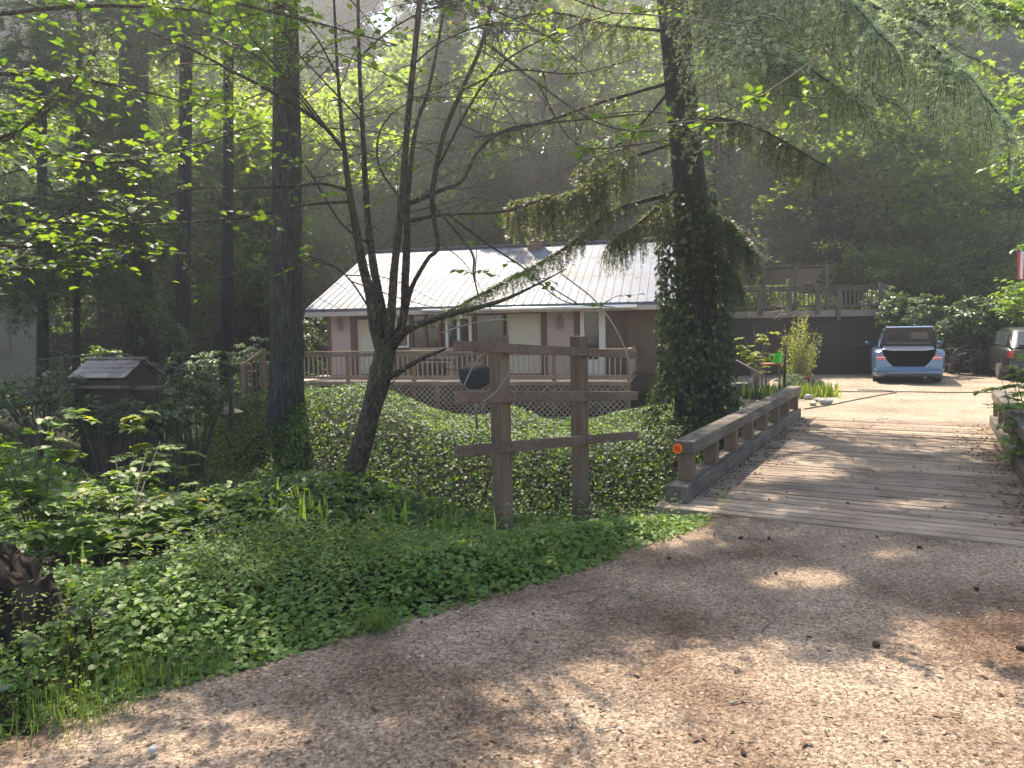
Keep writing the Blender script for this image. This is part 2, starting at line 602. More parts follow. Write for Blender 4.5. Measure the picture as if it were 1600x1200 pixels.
# leaf templates: x along the leaf, y across, z along the normal
T_DIAMOND = (np.array([[0, 0, 0], [0.5, 0.32, 0.05], [1, 0, 0], [0.5, -0.32, 0.05]]), [(0, 3, 2, 1)])
T_FOLD = (np.array([[0, 0, 0], [0.45, 0.3, 0.09], [1, 0, -0.1], [0.45, -0.3, 0.09]]), [(0, 2, 1), (0, 3, 2)])
T_LEAF = (np.array([[0, 0, 0], [0.5, 0, -0.02], [1, 0, -0.14], [0.22, 0.27, 0.06], [0.6, 0.3, 0.04], [0.22, -0.27, 0.06], [0.6, -0.3, 0.04]]),
          [(0, 1, 4, 3), (1, 2, 4), (0, 5, 6, 1), (1, 6, 2)])
T_IVY = (np.array([[0, 0, 0], [-0.12, 0.36, 0.05], [0.42, 0.5, 0.08], [0.45, 0.2, 0.02], [1, 0, -0.08], [0.45, -0.2, 0.02], [0.42, -0.5, 0.08], [-0.12, -0.36, 0.05]]),
         [(0, 3, 2, 1), (0, 4, 3), (0, 5, 4), (0, 7, 6, 5)])
T_BLADE = (np.array([[0, 0.04, 0], [0, -0.04, 0], [0.4, 0.045, 0.05], [0.4, -0.045, 0.05], [0.75, 0.03, 0.0], [0.75, -0.03, 0.0], [1, 0, -0.12]]),
           [(0, 1, 3, 2), (2, 3, 5, 4), (4, 5, 6)])
T_OCT = (np.array([[1, 0, 0], [0, 1, 0], [-1, 0, 0], [0, -1, 0], [0, 0, .7], [.5, .6, .35], [-.6, .4, .4], [.3, -.7, .4]]) * .5,
         [(0, 5, 4), (5, 1, 4), (1, 6, 4), (6, 2, 4), (2, 3, 4), (3, 7, 4), (7, 0, 4), (0, 1, 5), (1, 2, 6), (3, 0, 7)])
T_STRIP = (np.array([[0, 0.5, 0], [0, -0.5, 0], [1, -0.5, 0], [1, 0.5, 0]]), [(0, 1, 2, 3)])
# a spray of needles: a slim spine with slanting teeth on both sides
T_SPRAY = (np.array([[0, 0.05, 0], [0, -0.05, 0], [1, 0, -0.06],
                     [0.12, 0.03, 0], [0.3, 0.02, 0], [0.5, 0.5, -0.05],
                     [0.12, -0.03, 0], [0.3, -0.02, 0], [0.5, -0.5, -0.05],
                     [0.42, 0.02, 0], [0.6, 0.01, 0], [0.82, 0.4, -0.05],
                     [0.42, -0.02, 0], [0.6, -0.01, 0], [0.82, -0.4, -0.05]]),
           [(0, 1, 2), (3, 4, 5), (6, 8, 7), (9, 10, 11), (12, 14, 13)])


def unit(v):
    return v / (np.linalg.norm(v, axis=1)[:, None] + 1e-9)


def leaves_mesh(name, tmpl, pos, nrm, tan, sx, mat, sy=None, parent=None, val=None):
    tv, tf = tmpl
    n_ = len(pos)
    nrm = unit(np.asarray(nrm, float))
    tan = np.asarray(tan, float)
    tan = unit(tan - nrm * np.sum(tan * nrm, axis=1)[:, None])
    bi = np.cross(nrm, tan)
    sx = np.broadcast_to(np.asarray(sx, float), (n_,))
    sy = sx if sy is None else np.broadcast_to(np.asarray(sy, float), (n_,))
    V = (pos[:, None, :] + (sx[:, None] * tv[None, :, 0])[:, :, None] * tan[:, None, :]
         + (sy[:, None] * tv[None, :, 1])[:, :, None] * bi[:, None, :]
         + (sx[:, None] * tv[None, :, 2])[:, :, None] * nrm[:, None, :])
    k = len(tv)
    loops = np.concatenate([np.array(f) for f in tf])
    sizes = np.array([len(f) for f in tf])
    L = (loops[None, :] + (np.arange(n_) * k)[:, None]).ravel()
    S = np.tile(sizes, n_)
    me = bpy.data.meshes.new(name)
    me.vertices.add(n_ * k)
    me.vertices.foreach_set('co', V.ravel())
    me.loops.add(len(L))
    me.loops.foreach_set('vertex_index', L)
    me.polygons.add(len(S))
    me.polygons.foreach_set('loop_start', np.concatenate([[0], np.cumsum(S)[:-1]]))
    me.polygons.foreach_set('loop_total', S)
    me.materials.append(M[mat])
    me.update(calc_edges=True)
    at = me.attributes.new('rnd', 'FLOAT', 'FACE')
    if val is None:
        val = rng.random(n_)
    at.data.foreach_set('value', np.repeat(val, len(tf)))
    return link_mesh(name, me, parent)


def rdir(n_):
    return unit(rng.normal(size=(n_, 3)))


def sstep(a, b, x):
    t = np.clip((x - a) / (b - a), 0, 1)
    return t * t * (3 - 2 * t)


def vnoise(x, y, seed=0, s=1.0):
    """smooth value noise, vectorised"""
    x = np.asarray(x) * s
    y = np.asarray(y) * s
    xi, yi = np.floor(x).astype(int), np.floor(y).astype(int)
    fx, fy = x - xi, y - yi
    fx, fy = fx * fx * (3 - 2 * fx), fy * fy * (3 - 2 * fy)

    def h(i, j):
        return np.modf(np.abs(np.sin(i * 127.1 + j * 311.7 + seed * 74.7) * 43758.5453))[0]
    return (h(xi, yi) * (1 - fx) + h(xi + 1, yi) * fx) * (1 - fy) + (h(xi, yi + 1) * (1 - fx) + h(xi + 1, yi + 1) * fx) * fy

# ------------------------------------------------------------------ terrain
GULLY = np.array([(16, 6.0), (9, 7.6), (4.6, 9.6), (1.5, 10.3), (-1.5, 10.8), (-4.6, 12.6), (-7.2, 15.5), (-10.5, 21), (-15, 31), (-18, 45)])
EDGE_PX = [(-260, 1330), (-60, 1190), (40, 1130), (330, 1052), (560, 985), (800, 918), (950, 870), (1100, 815), (1118, 796), (1088, 780)]
EDGE = np.array([G(x, y)[:2] for x, y in EDGE_PX])
BA = R(29)
BB = np.array([math.sin(BA), math.cos(BA)])          # along the bridge
BP = np.array([math.cos(BA), -math.sin(BA)])         # across, to the right
BO = np.array([1.72, 7.1])                           # near end of the left curb, inner side
BW, BL = 2.78, 6.75


def dist_poly(x, y, pl):
    d = np.full(np.shape(x), 1e9)
    for a, b in zip(pl[:-1], pl[1:]):
        ab = b - a
        t = np.clip(((x - a[0]) * ab[0] + (y - a[1]) * ab[1]) / (ab @ ab), 0, 1)
        d = np.minimum(d, np.hypot(x - a[0] - t * ab[0], y - a[1] - t * ab[1]))
    return d


def gully_y(x):
    return np.interp(x, GULLY[::-1, 0], GULLY[::-1, 1])


def edge_side(x, y):
    """>0 beyond the road edge (planted side)"""
    ye = np.interp(x, EDGE[:-1, 0], EDGE[:-1, 1])
    return y - ye


def hill_line(x):
    return np.where(x < 3, 33.5 + 0.05 * x, np.maximum(33.5 - (x - 3) * 1.1, 26.5))


def H(x, y):
    x = np.asarray(x, float)
    y = np.asarray(y, float)
    d = dist_poly(x, y, GULLY)
    far = sstep(-0.5, 2.5, y - gully_y(x))
    z = -1.4 * (1 - sstep(0.7, np.where(y < gully_y(x), 4.25, 3.3), d))
    yard = np.interp(x, [-9, -5.2, -3.6, -1.5, 2.2, 5.0], [-0.1, -0.12, -0.22, -0.82, -0.82, 0.0])
    z = z + far * yard * (1 - sstep(30, 36, y))
    hy = hill_line(x)
    rise = np.maximum(y - hy, 0)
    z = z + np.where(rise < 4, rise * rise * 0.09, (rise - 4) * 0.5 + 1.44)
    z = z + far * .42 * np.exp(-((d - 3.9) / 1.5) ** 2) * sstep(-5.5, -3, x) * (1 - sstep(2.5, 4.5, x)) * (.55 + .9 * vnoise(x, y, 61, .55))
    z = z + .3 * np.exp(-((x + 1.6) ** 2 + (y - 6.9) ** 2) / .8)
    rough = vnoise(x, y, 3, 0.45) - 0.5
    wild = np.clip(d / 6, 0, 1) * sstep(0.2, 1.2, np.minimum(edge_side(x, y), 3)) * (1 - sstep(3.2, 4.6, x) * (y < 28))
    z = z + rough * 0.3 * wild * np.where(y > hy, 3.5, 1)
    # flat where people drive
    on = (1 - sstep(0.0, 0.5, edge_side(x, y))) * (y < 7.5)
    z = np.where(y < 7.6, z * (1 - on), z)
    pk = sstep(4.6, 5.6, x - 0.08 * (y - 13)) * sstep(11.8, 13.0, y + 0.56 * (x - 5)) * (1 - sstep(0, 2, y - hy))
    z = z * (1 - pk)
    return z


def Hn(x, y):
    e = 0.05
    n_ = np.stack([-(H(x + e, y) - H(x - e, y)) / (2 * e), -(H(x, y + e) - H(x, y - e)) / (2 * e), np.ones(np.shape(x))], axis=-1)
    return n_ / np.linalg.norm(n_, axis=-1)[..., None]


def axis_vals(segs):
    out = [np.arange(a, b, s) for a, b, s in segs]
    return np.unique(np.round(np.concatenate(out), 3))


xs = axis_vals([(-90, -14, 2.0), (-14, -5, 0.4), (-5, 9, 0.14), (9, 16, 0.5), (16, 91, 2.5)])
ys = axis_vals([(-30, 0, 2.0), (0, 14, 0.14), (14, 26, 0.4), (26, 110, 2.0)])
XX, YY = np.meshgrid(xs, ys)
ZZ = H(XX, YY)
nx, ny = len(xs), len(ys)
cx = (XX[:-1, :-1] + XX[1:, 1:]) / 2
cy = (YY[:-1, :-1] + YY[1:, 1:]) / 2
es = edge_side(cx, cy)
jag = (vnoise(cx, cy, 9, 2.2) - 0.5) * 0.3
is_road = (es + jag < 0.04) & (cy < 7.9) & (cx > EDGE[0, 0])
is_road |= (cy < EDGE[0, 1]) & (cx <= EDGE[0, 0])
along = (cx - BO[0]) * BB[0] + (cy - BO[1]) * BB[1]
across = (cx - BO[0]) * BP[0] + (cy - BO[1]) * BP[1]
is_road |= (along < 0.1) & (across > -0.3) & (cy < 9)
is_yard = (cx > 5.0 + 0.06 * (cy - 13) + jag) & (along > BL - 0.5) & (cy < hill_line(cx) + 0.5)
is_hill = (cy > hill_line(cx)) & ~is_yard
VI = np.arange(nx * ny).reshape(ny, nx)
quads = np.stack([VI[:-1, :-1], VI[:-1, 1:], VI[1:, 1:], VI[1:, :-1]], axis=-1)
ALLV = np.stack([XX.ravel(), YY.ravel(), ZZ.ravel()], axis=1)


def terrain_part(name, mask, mat):
    q = quads[mask]
    u, inv = np.unique(q, return_inverse=True)
    me = bpy.data.meshes.new(name)
    me.from_pydata(ALLV[u].tolist(), [], inv.reshape(q.shape).tolist())
    me.materials.append(M[mat])
    me.polygons.foreach_set('use_smooth', [True] * len(me.polygons))
    o = link_mesh(name, me)
    tag(o, kind='structure')
    return o


terrain_part('gravel_road', is_road, 'gravel')
terrain_part('gravel_yard', is_yard & ~is_road, 'yard_gravel')
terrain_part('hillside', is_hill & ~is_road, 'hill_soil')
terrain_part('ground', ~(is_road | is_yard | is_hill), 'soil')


def lit_px(p):
    """which points on the ground the photograph shows in sunlight (where crowns overhead leave a gap)"""
    px, py = proj(p)
    e = lambda x, y, a, b: ((px - x) / a) ** 2 + ((py - y) / b) ** 2 < 1
    band = 1040 - 60 * np.clip((px - 700) / 900, 0, 1)
    dap = vnoise(p[:, 0] + .35 * p[:, 1], p[:, 1], 31, 3.6) * .6 + vnoise(p[:, 0], p[:, 1], 32, 1.5) * .4
    edge_ = np.clip((py - band) / 90, -1, 1) + np.clip((px - 640) / 260, -1, 1) - 1
    lit = (dap < .56 + .4 * edge_) & (py > band - 30) & (px > 500)
    lit |= e(250, 1150, 260, 45) | e(1250, 905, 90, 22) | e(1390, 868, 70, 10)
    lit |= e(1210, 742, 110, 18) | e(1500, 672, 140, 13) | e(1230, 662, 80, 9) | e(1540, 985, 130, 22)
    lit |= e(580, 655, 130, 55) | e(930, 690, 120, 30) | e(300, 950, 160, 26) | e(560, 770, 60, 40) | e(1450, 790, 90, 9)
    lit |= e(700, 690, 150, 45) | e(1040, 830, 80, 25) | (py < 655) & (px > 1180)
    near = (dap < .46) & (py > 790) & (px < 1130) & ~((py > band - 30) & (px > 500))
    lit |= near & (edge_side(p[:, 0], p[:, 1]) > -.1)
    lit &= ~(e(850, 765, 175, 50) | e(395, 735, 80, 90))
    return lit


def cull_sun(pos, keep=0.1, zg=0.0):
    keep = keep * .35
    """drop leaves whose shadow would land in the sunlit places, so the crowns are shaped to let the sun through"""
    g = pos - SUN[None, :] * ((pos[:, 2] - zg) / SUN[2])[:, None]  # crown leaves cut away along sun rays to form the sun patches
    ok = (g[:, 1] > 0.6)
    bad = np.zeros(len(pos), bool)
    bad[ok] = lit_px(g[ok])
    return ~bad | (rng.random(len(pos)) < keep)


# ------------------------------------------------------------------ bridge
br = empty('wooden_bridge', (BO[0], BO[1], 0.0), -BA)     # local x = across to the right, y = along
tag(br, 'weathered plank bridge with low timber railings leading to the parked cars', 'bridge')
mb = MB()
y0 = -0.45
while y0 < BL + 0.1:
    w = rnd.uniform(0.135, 0.15)
    sag = rnd.uniform(-0.006, 0.006)
    mb.box((BW / 2 + rnd.uniform(-.02, .02), y0 + w / 2, -0.015 + sag), (BW + 0.5, w - 0.014, 0.07), rz=rnd.uniform(-0.004, 0.004))
    y0 += w
mb.build('deck', 'deck_plank', br)
for x in (0.2, BW / 2, BW - 0.2):
    MB().box((x, BL / 2, -0.24), (0.24, BL + 0.4, 0.36)).build('girder', 'rail_wood', br)
for y in (-0.25, BL + 0.3):
    MB().box((BW / 2, y, -0.75), (BW + 0.8, 0.35, 1.25)).build('abutment', 'dark_timber', br)
post_me = None
for side, x in (('l', -0.1), ('r', BW + 0.1)):
    mb = MB()
    n_seg = 3
    for i in range(n_seg):
        a, b_ = BL * i / n_seg, BL * (i + 1) / n_seg
        mb.box((x + rnd.uniform(-.008, .008), (a + b_) / 2, 0.5), (0.2, b_ - a - 0.012, 0.13))
    mb.build('top_rail', 'rail_wood', br, 0.012)
    mb = MB()
    for i in range(2):
        a, b_ = BL * i / 2 - (0.25 if i == 0 else 0), BL * (i + 1) / 2
        mb.box((x, (a + b_) / 2, 0.1), (0.22, b_ - a - 0.015, 0.16))
    mb.build('curb', 'rail_wood', br, 0.012)
    for i in range(8):
        yy = 0.1 + (BL - 0.22) * i / 7
        if post_me is None:
            o = MB().box((0, 0, 0), (0.14, 0.14, 0.262)).build('post', 'post_wood', br, 0.008)
            post_me = o
        else:
            o = post_me.copy()
            COL.objects.link(o)
            o.parent = br
        o.location = (x, yy, 0.31)
# orange reflector on the near end of the left top rail
mb = MB()
rf = mb.tube([(-0.16, -0.012, 0.49), (-0.16, 0.0, 0.49)], 0.048, 20).build('reflector', 'orange_disc', br)
mb = MB()
for rr, k in ((0.03, 1), (0.012, 2)):
    mb.tube([(-0.16, -0.012 - 0.004 * k, 0.49), (-0.16, -0.0125, 0.49)], rr, 16)
mb.build('reflector_ring', 'orange_core', rf)

# ------------------------------------------------------------------ timber frame with two posts and three rails
d1, d2 = 5.95, 6.85
pA, pB = P(788, 842, d1), P(908, 806, d2)
fr = empty('timber_frame', (pA[0], pA[1], 0))
tag(fr, 'brown timber frame of two posts and three uneven cross boards beside the road', 'timber frame')
off = np.array([pA[0], pA[1], 0])
for p, topy, px in ((pA, 524, 779), (pB, 525, 904)):
    dd = p[1]
    top = P(px, topy, dd) - off
    bot = np.array([p[0], p[1], -0.35]) - off
    MB().bar(bot, top, 0.118, 0.118, (0.8, -0.6, 0)).build('post', 'post_wood', fr, 0.006)
dirf = (pB - pA)[:2] / np.linalg.norm((pB - pA)[:2])
nf = np.array([dirf[1], -dirf[0], 0]) * 0.083


def frame_pt(px, py):
    v = ray(px, py)
    # vertical plane through the posts' line
    nn = np.array([dirf[1], -dirf[0]])
    t = ((pA[:2] - CAM[:2]) @ nn) / (v[:2] @ nn)
    return CAM + v * t


for (xa, ya, xb, yb, hh) in ((697, 540, 982, 554, 0.075), (699, 620, 983, 618, 0.085), (699, 704, 983, 679, 0.082)):
    MB().bar(frame_pt(xa, ya) + nf - off, frame_pt(xb, yb) + nf - off, 0.04, hh).build('cross_board', 'frame_board', fr, 0.004)
    for fx in (.31, .735):
        q = frame_pt(xa + (xb - xa) * fx, ya + (yb - ya) * fx) + nf * 1.27 - off
        for dz in (-.018, .018):
            MB().tube([q + [0, 0, dz], q + nf * .06 + [0, 0, dz]], .008, 8).build('bolt', 'galv', fr)

# ------------------------------------------------------------------ house
HA = R(13)
HU = np.array([math.cos(HA), -math.sin(HA)])
HV = np.array([math.sin(HA), math.cos(HA)])
E0 = P(479, 486, 22.9)[:2]


def hit(px, py, v):
    """(u, z) on the vertical plane v metres behind the eave line"""
    r_ = ray(px, py)
    o = E0 + HV * v
    t = ((o - CAM[:2]) @ HV) / (r_[:2] @ HV)
    p = CAM + r_ * t
    return float((p[:2] - o) @ HU), float(p[2])


ZE = hit(760, 477, 0)[1]
RV = 5.0
ur, ZR = hit(601, 393, RV)
UL = hit(1140, 462, 0)[0]
house = empty('house', (E0[0], E0[1], 0), -HA)
tag(house, 'mauve single storey house with a bright metal gable roof behind the wooden deck', 'house')
DV = -1.35
FLOOR = hit(760, 595.5, DV)[1]
WV = 1.25
# roof: ribbed sheets in one mesh
mb = MB()
u_a, u_b = -0.05, UL
slope = (ZR - ZE) / RV
th = 0.09
for sgn in (1, -1):
    va, vb = (0, RV) if sgn == 1 else (2 * RV, RV)
    A = [(u_a, va, ZE), (u_b, va, ZE), (u_b, vb, ZR), (u_a + (0.0), vb, ZR)]
    mb.add(A + [(p[0], p[1], p[2] - th) for p in A],
           [(0, 1, 2, 3), (7, 6, 5, 4), (0, 4, 5, 1), (1, 5, 6, 2), (3, 7, 4, 0)] if sgn == 1 else
           [(3, 2, 1, 0), (4, 5, 6, 7), (1, 5, 4, 0), (2, 6, 5, 1), (0, 4, 7, 3)])
u = u_a + 0.1
while u < u_b:
    mb.bar((u, -0.015, ZE + 0.008), (u, RV, ZR + 0.008), 0.028, 0.01, (0, 0, 1))
    u += 0.245
mb.box(((u_a + u_b) / 2, RV, ZR + 0.03), (u_b - u_a + 0.1, 0.3, 0.05))
roof = mb.build('roof', 'roof_metal', house)
cu, cz = hit(841, 388, RV + 0.3)
mb = MB()
mb.box((cu, RV - 0.25, ZR + 0.2), (0.45, 0.45, 1.4))
mb.box((cu, RV - 0.25, ZR + 0.94), (0.56, 0.56, 0.09))
mb.build('chimney', 'brick_dark', roof)
mb = MB()
mb.box(((u_a + u_b) / 2, 0.02, ZE - 0.155), (u_b - u_a, 0.04, 0.13))
mb.bar((u_a + 0.02, 0.05, ZE - 0.16), (u_a + 0.02, RV, ZR - 0.16), 0.04, 0.15)
mb.build('fascia', 'fascia', house)
mb = MB()
g0, g1 = hit(660, 478, -0.08)[0], hit(995, 468, -0.08)[0]
mb.tube([(g0, -0.08, ZE - 0.13), (g1, -0.08, ZE - 0.13)], 0.06, 10)
mb.build('gutter', 'gutter_metal', house)
mb = MB()
mb.box(((u_a + u_b) / 2, 0.65, ZE - 0.14), (u_b - u_a - 0.1, 1.18, 0.03))
mb.build('soffit', 'soffit', house)

U = lambda px, py=530: hit(px, py, WV)[0]
WT = ZE - 0.157
w0, w1 = U(513), UL - 0.3
mb = MB()
zc = (FLOOR - 0.9 + WT) / 2
mb.box(((w0 + w1) / 2, (WV + 0.12 + 2 * RV - 0.6) / 2, zc), (w1 - w0 - 0.02, 2 * RV - 0.6 - WV - 0.12, WT - FLOOR + 0.9))
# gable ends up to the roof
for uu in (w0 + 0.02, w1 - 0.02):
    mb.add([(uu, WV + 0.4, WT), (uu, 2 * RV - 1, WT), (uu, RV, ZR - 0.2)], [(0, 1, 2)])
mb.build('wall', 'brown_wall', house)


def wall_patch(name, mat, xa, xb, za, zb, proud=0.03, parent=house):
    a, b_ = (U(xa), U(xb)) if xa > 50 else (xa, xb)
    return MB().box(((a + b_) / 2, WV + 0.3 - proud / 2 - 0.25, (za + zb) / 2), (b_ - a, proud + 0.5, zb - za)).build(name, mat, parent)


def siding(xa, xb):
    a, b_ = U(xa), U(xb)
    mb = MB()
    z = FLOOR
    while z < WT - 0.02:
        zt = min(z + 0.16, WT)
        mb.add([(a, WV - 0.015, z), (b_, WV - 0.015, z), (b_, WV - 0.001, zt), (a, WV - 0.001, zt), (a, WV + 0.3, z), (b_, WV + 0.3, z)],
               [(0, 1, 2, 3), (4, 5, 1, 0)])
        z += 0.16
    mb.add([(a, WV + .3, FLOOR), (a, WV, FLOOR), (a, WV, WT), (a, WV + .3, WT)], [(0, 1, 2, 3)])
    mb.add([(b_, WV, FLOOR), (b_, WV + .3, FLOOR), (b_, WV + .3, WT), (b_, WV, WT)], [(0, 1, 2, 3)])
    return mb.build('siding_panel', 'siding', house)


def trim_post(xa, xb):
    a, b_ = U(xa), U(xb)
    MB().box(((a + b_) / 2, WV + 0.12, (FLOOR + WT) / 2), (b_ - a, 0.31, WT - FLOOR)).build('trim_board', 'trim', house)


trim_post(512.5, 518)
siding(518, 548.5)
trim_post(548.5, 556)
trim_post(848, 855)
siding(855, 897)
trim_post(897, 905.5)


def window(xa, xb, za, zb, frame_mat='white_paint', blind=None, fw=0.07, mull=0):
    a, b_ = U(xa), U(xb)
    mb = MB()
    yb = WV - 0.02
    for (c, s_) in (((a + b_) / 2, 'h'), ):
        mb.box(((a + b_) / 2, yb + 0.1, zb - fw / 2), (b_ - a, 0.3, fw))
        mb.box(((a + b_) / 2, yb + 0.1, za + fw / 2), (b_ - a, 0.3, fw))
        for uu in [a + fw / 2, b_ - fw / 2] + [a + (b_ - a) * (i + 1) / (mull + 1) for i in range(mull)]:
            mb.box((uu, yb + 0.1, (za + zb) / 2), (fw, 0.296, zb - za - 2 * fw))
    w = mb.build('window', frame_mat, house)
    MB().box(((a + b_) / 2, WV + 0.16, (za + zb) / 2), (b_ - a - 2 * fw, 0.3, zb - za - 2 * fw)).build('pane', 'glass' if not blind else blind, w)
    return w


window(557, 597, FLOOR + 0.0, FLOOR + 1.78, 'trim', 'cream', 0.04)
window(600, 640, FLOOR + 0.85, FLOOR + 1.85, 'white_paint', None, 0.06, 1)
window(643, 690, FLOOR + 0.02, FLOOR + 1.9, 'trim', None, 0.07, 1)
window(697, 738, FLOOR + 0.62, FLOOR + 1.8, 'white_paint', None, 0.09, 1)
window(742, 789, FLOOR + 0.5, FLOOR + 1.85, 'trim', None, 0.06)
window(791, 848, FLOOR + 0.0, FLOOR + 1.86, 'trim', 'cream', 0.035)
window(979, 1060, FLOOR + 0.0, FLOOR + 1.86, 'trim', 'brown_wall', 0.04)
# white half glazed door
a, b_ = U(907), U(946)
mb = MB()
zt = FLOOR + 1.95
mb.box((a + 0.06, WV + 0.08, (FLOOR + zt) / 2), (0.12, 0.3, zt - FLOOR))
mb.box((b_ - 0.09, WV + 0.08, (FLOOR + zt) / 2), (0.18, 0.3, zt - FLOOR))
mb.box(((a + b_) / 2 - 0.03, WV + 0.08, zt - 0.06), (b_ - a - 0.304, 0.296, 0.12))
mb.box(((a + b_) / 2 - 0.03, WV + 0.1, FLOOR + 0.22), (b_ - a - 0.304, 0.3, 0.44))
door = mb.build('door', 'white_paint', house)
MB().box(((a + b_) / 2 - 0.03, WV + 0.17, FLOOR + 1.12), (b_ - a - 0.304, 0.3, 1.42)).build('pane', 'glass', door)
MB().tube([(b_ - 0.22, WV - 0.1, FLOOR + 0.98), (b_ - 0.22, WV - 0.02, FLOOR + 0.98)], 0.03, 10).build('handle', 'black_metal', door)


def wall_ornament(px, py, name, label):
    uu, zz = hit(px, py, WV - 0.05)
    loc = E0 + HU * uu + HV * (WV - 0.06)
    mb = MB()
    mb.tube([(0, 0, 0.24), (0, 0, 0.1), (0, 0, -0.02), (0, 0, -0.2)], [0.02, 0.07, 0.06, 0.015], 10)
    for k in range(5):
        x = -0.12 + 0.06 * k
        mb.tube([(x * 0.4, 0, 0.12), (x, -0.02, 0.02), (x * 1.1, -0.01, -0.16 - 0.08 * (k % 2))], 0.009, 6)
    o = mb.build(name, 'ornament')
    o.location = (loc[0], loc[1], zz)
    o.rotation_euler = (0, 0, -HA)
    tag(o, label, 'ornament')
    return o


wall_ornament(531, 507, 'wall_ornament', 'grey hanging ornament on the mauve siding near the house corner')
wall_ornament(875, 503, 'wall_ornament', 'grey hanging ornament on the mauve siding beside the white door')

# ------------------------------------------------------------------ deck of the house
dk0, dk1 = hit(440, 599, DV)[0], hit(985, 591, DV)[0]
deck = empty('house_deck', (E0[0], E0[1], 0), -HA)
tag(deck, 'wooden deck with slim balusters and a lattice skirt along the house front', 'deck')
mb = MB()
v = DV
while v < WV - 0.02:
    mb.box(((dk0 + dk1) / 2, v + 0.067, FLOOR - 0.02), (dk1 - dk0, 0.128, 0.04))
    v += 0.14
mb.build('floor', 'deck_board', deck)
mb = MB()
mb.box(((dk0 + dk1) / 2, DV - 0.02, FLOOR - 0.085), (dk1 - dk0, 0.04, 0.085))
mb.build('rim_joist', 'house_rail', deck)
RT = FLOOR + 0.82
rail = MB()
rail.box(((dk0 + dk1) / 2, DV + 0.03, RT), (dk1 - dk0, 0.14, 0.04))
rail.box(((dk0 + dk1) / 2, DV + 0.03, RT - 0.09), (dk1 - dk0, 0.04, 0.09))
rail.box(((dk0 + dk1) / 2, DV + 0.03, FLOOR + 0.1), (dk1 - dk0, 0.04, 0.07))
rail.bar((dk1 - 0.03, DV + 0.1, RT), (dk1 - 0.03, WV, RT), 0.1, 0.04)
rail.bar((dk1 - 0.03, DV + 0.1, FLOOR + 0.1), (dk1 - 0.03, WV, FLOOR + 0.1), 0.04, 0.07)
rl = rail.build('railing', 'house_rail', deck)
bal = None
posts_u = np.linspace(dk0 + 0.05, dk1 - 0.05, 6)
spots = [(u, DV + 0.03) for u in np.arange(dk0 + 0.15, dk1 - 0.1, 0.142) if np.min(np.abs(posts_u - u)) > 0.07]
spots += [(dk1 - 0.03, v) for v in np.arange(DV + 0.2, WV - 0.05, 0.15)]
for (u, v) in spots[:100]:
    if bal is None:
        bal = o = MB().box((0, 0, 0), (0.034, 0.034, 0.645)).build('baluster', 'baluster_wood', rl)
    else:
        o = bal.copy()
        COL.objects.link(o)
        o.parent = rl
    o.location = (u, v, FLOOR + 0.4575)
pst = None
for u in posts_u:
    if pst is None:
        pst = o = MB().box((0, 0, 0), (0.09, 0.09, 1.95)).build('post', 'house_rail', deck)
    else:
        o = pst.copy()
        COL.objects.link(o)
        o.parent = deck
    o.location = (u, DV + 0.115, FLOOR + 0.80 - 0.975)
# lattice skirt
mb = MB()
zl0, zl1 = -1.0, FLOOR - 0.13
hgt = zl1 - zl0
for k, (sg, yy) in enumerate(((1, DV + 0.004), (-1, DV + 0.018))):
    u = dk0 - hgt
    while u < dk1 + hgt:
        a, b_ = (u, zl0), (u + sg * hgt, zl1)
        # clip to the panel
        ts = []
        lo, hi = 0.0, 1.0
        du = b_[0] - a[0]
        for lim, s_ in ((dk0, 1), (dk1, -1)):
            t = (lim - a[0]) / du
            if (du > 0) == (s_ == 1):
                lo = max(lo, t)
            else:
                hi = min(hi, t)
        if hi - lo > 0.02:
            pa = (a[0] + du * lo, yy, a[1] + hgt * lo)
            pb = (a[0] + du * hi, yy, a[1] + hgt * hi)
            mb.bar(pa, pb, 0.012, 0.034, (0, 1, 0)) if False else mb.bar(pa, pb, 0.034, 0.011, (0, 1, 0))
        u += 0.152
mb.build('lattice', 'lattice_wood', deck)
mb = MB()
mb.box(((dk0 + dk1) / 2, DV + 0.0, zl0 + 0.02), (dk1 - dk0, 0.05, 0.08))
for u in (dk0 + 0.06, hit(684, 620, DV)[0], dk1 - 0.06):
    mb.box((u, DV - 0.012, (zl0 + zl1) / 2), (0.12, 0.03, hgt))
mb.build('skirt_board', 'house_rail', deck)
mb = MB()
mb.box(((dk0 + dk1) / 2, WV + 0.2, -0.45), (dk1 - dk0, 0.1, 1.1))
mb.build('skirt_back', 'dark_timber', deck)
# steps railing at the left end of the deck
gs = empty('stair_railing', P(414, 610, 21.5) * np.array([1, 1, 0]))
tag(gs, 'short wooden stair railing left of the fir trunk at the deck end', 'railing')
z0 = H(gs.location[0], gs.location[1])
gs.location.z = float(z0)
MB().box((0, 0, 0.6), (0.1, 0.1, 1.3)).build('post', 'house_rail', gs)
MB().box((-0.42, -0.5, 0.35), (0.1, 0.1, 0.95)).build('post', 'house_rail', gs)
MB().bar((0, 0, 1.2), (-0.45, -0.54, 0.78), 0.09, 0.05).build('handrail', 'house_rail', gs)
mb = MB()
for k in range(1, 5):
    t = k / 5
    mb.box((-0.42 * t, -0.5 * t, 0.66 - 0.3 * t), (0.03, 0.03, 0.85))
mb.build('baluster', 'house_rail', gs)

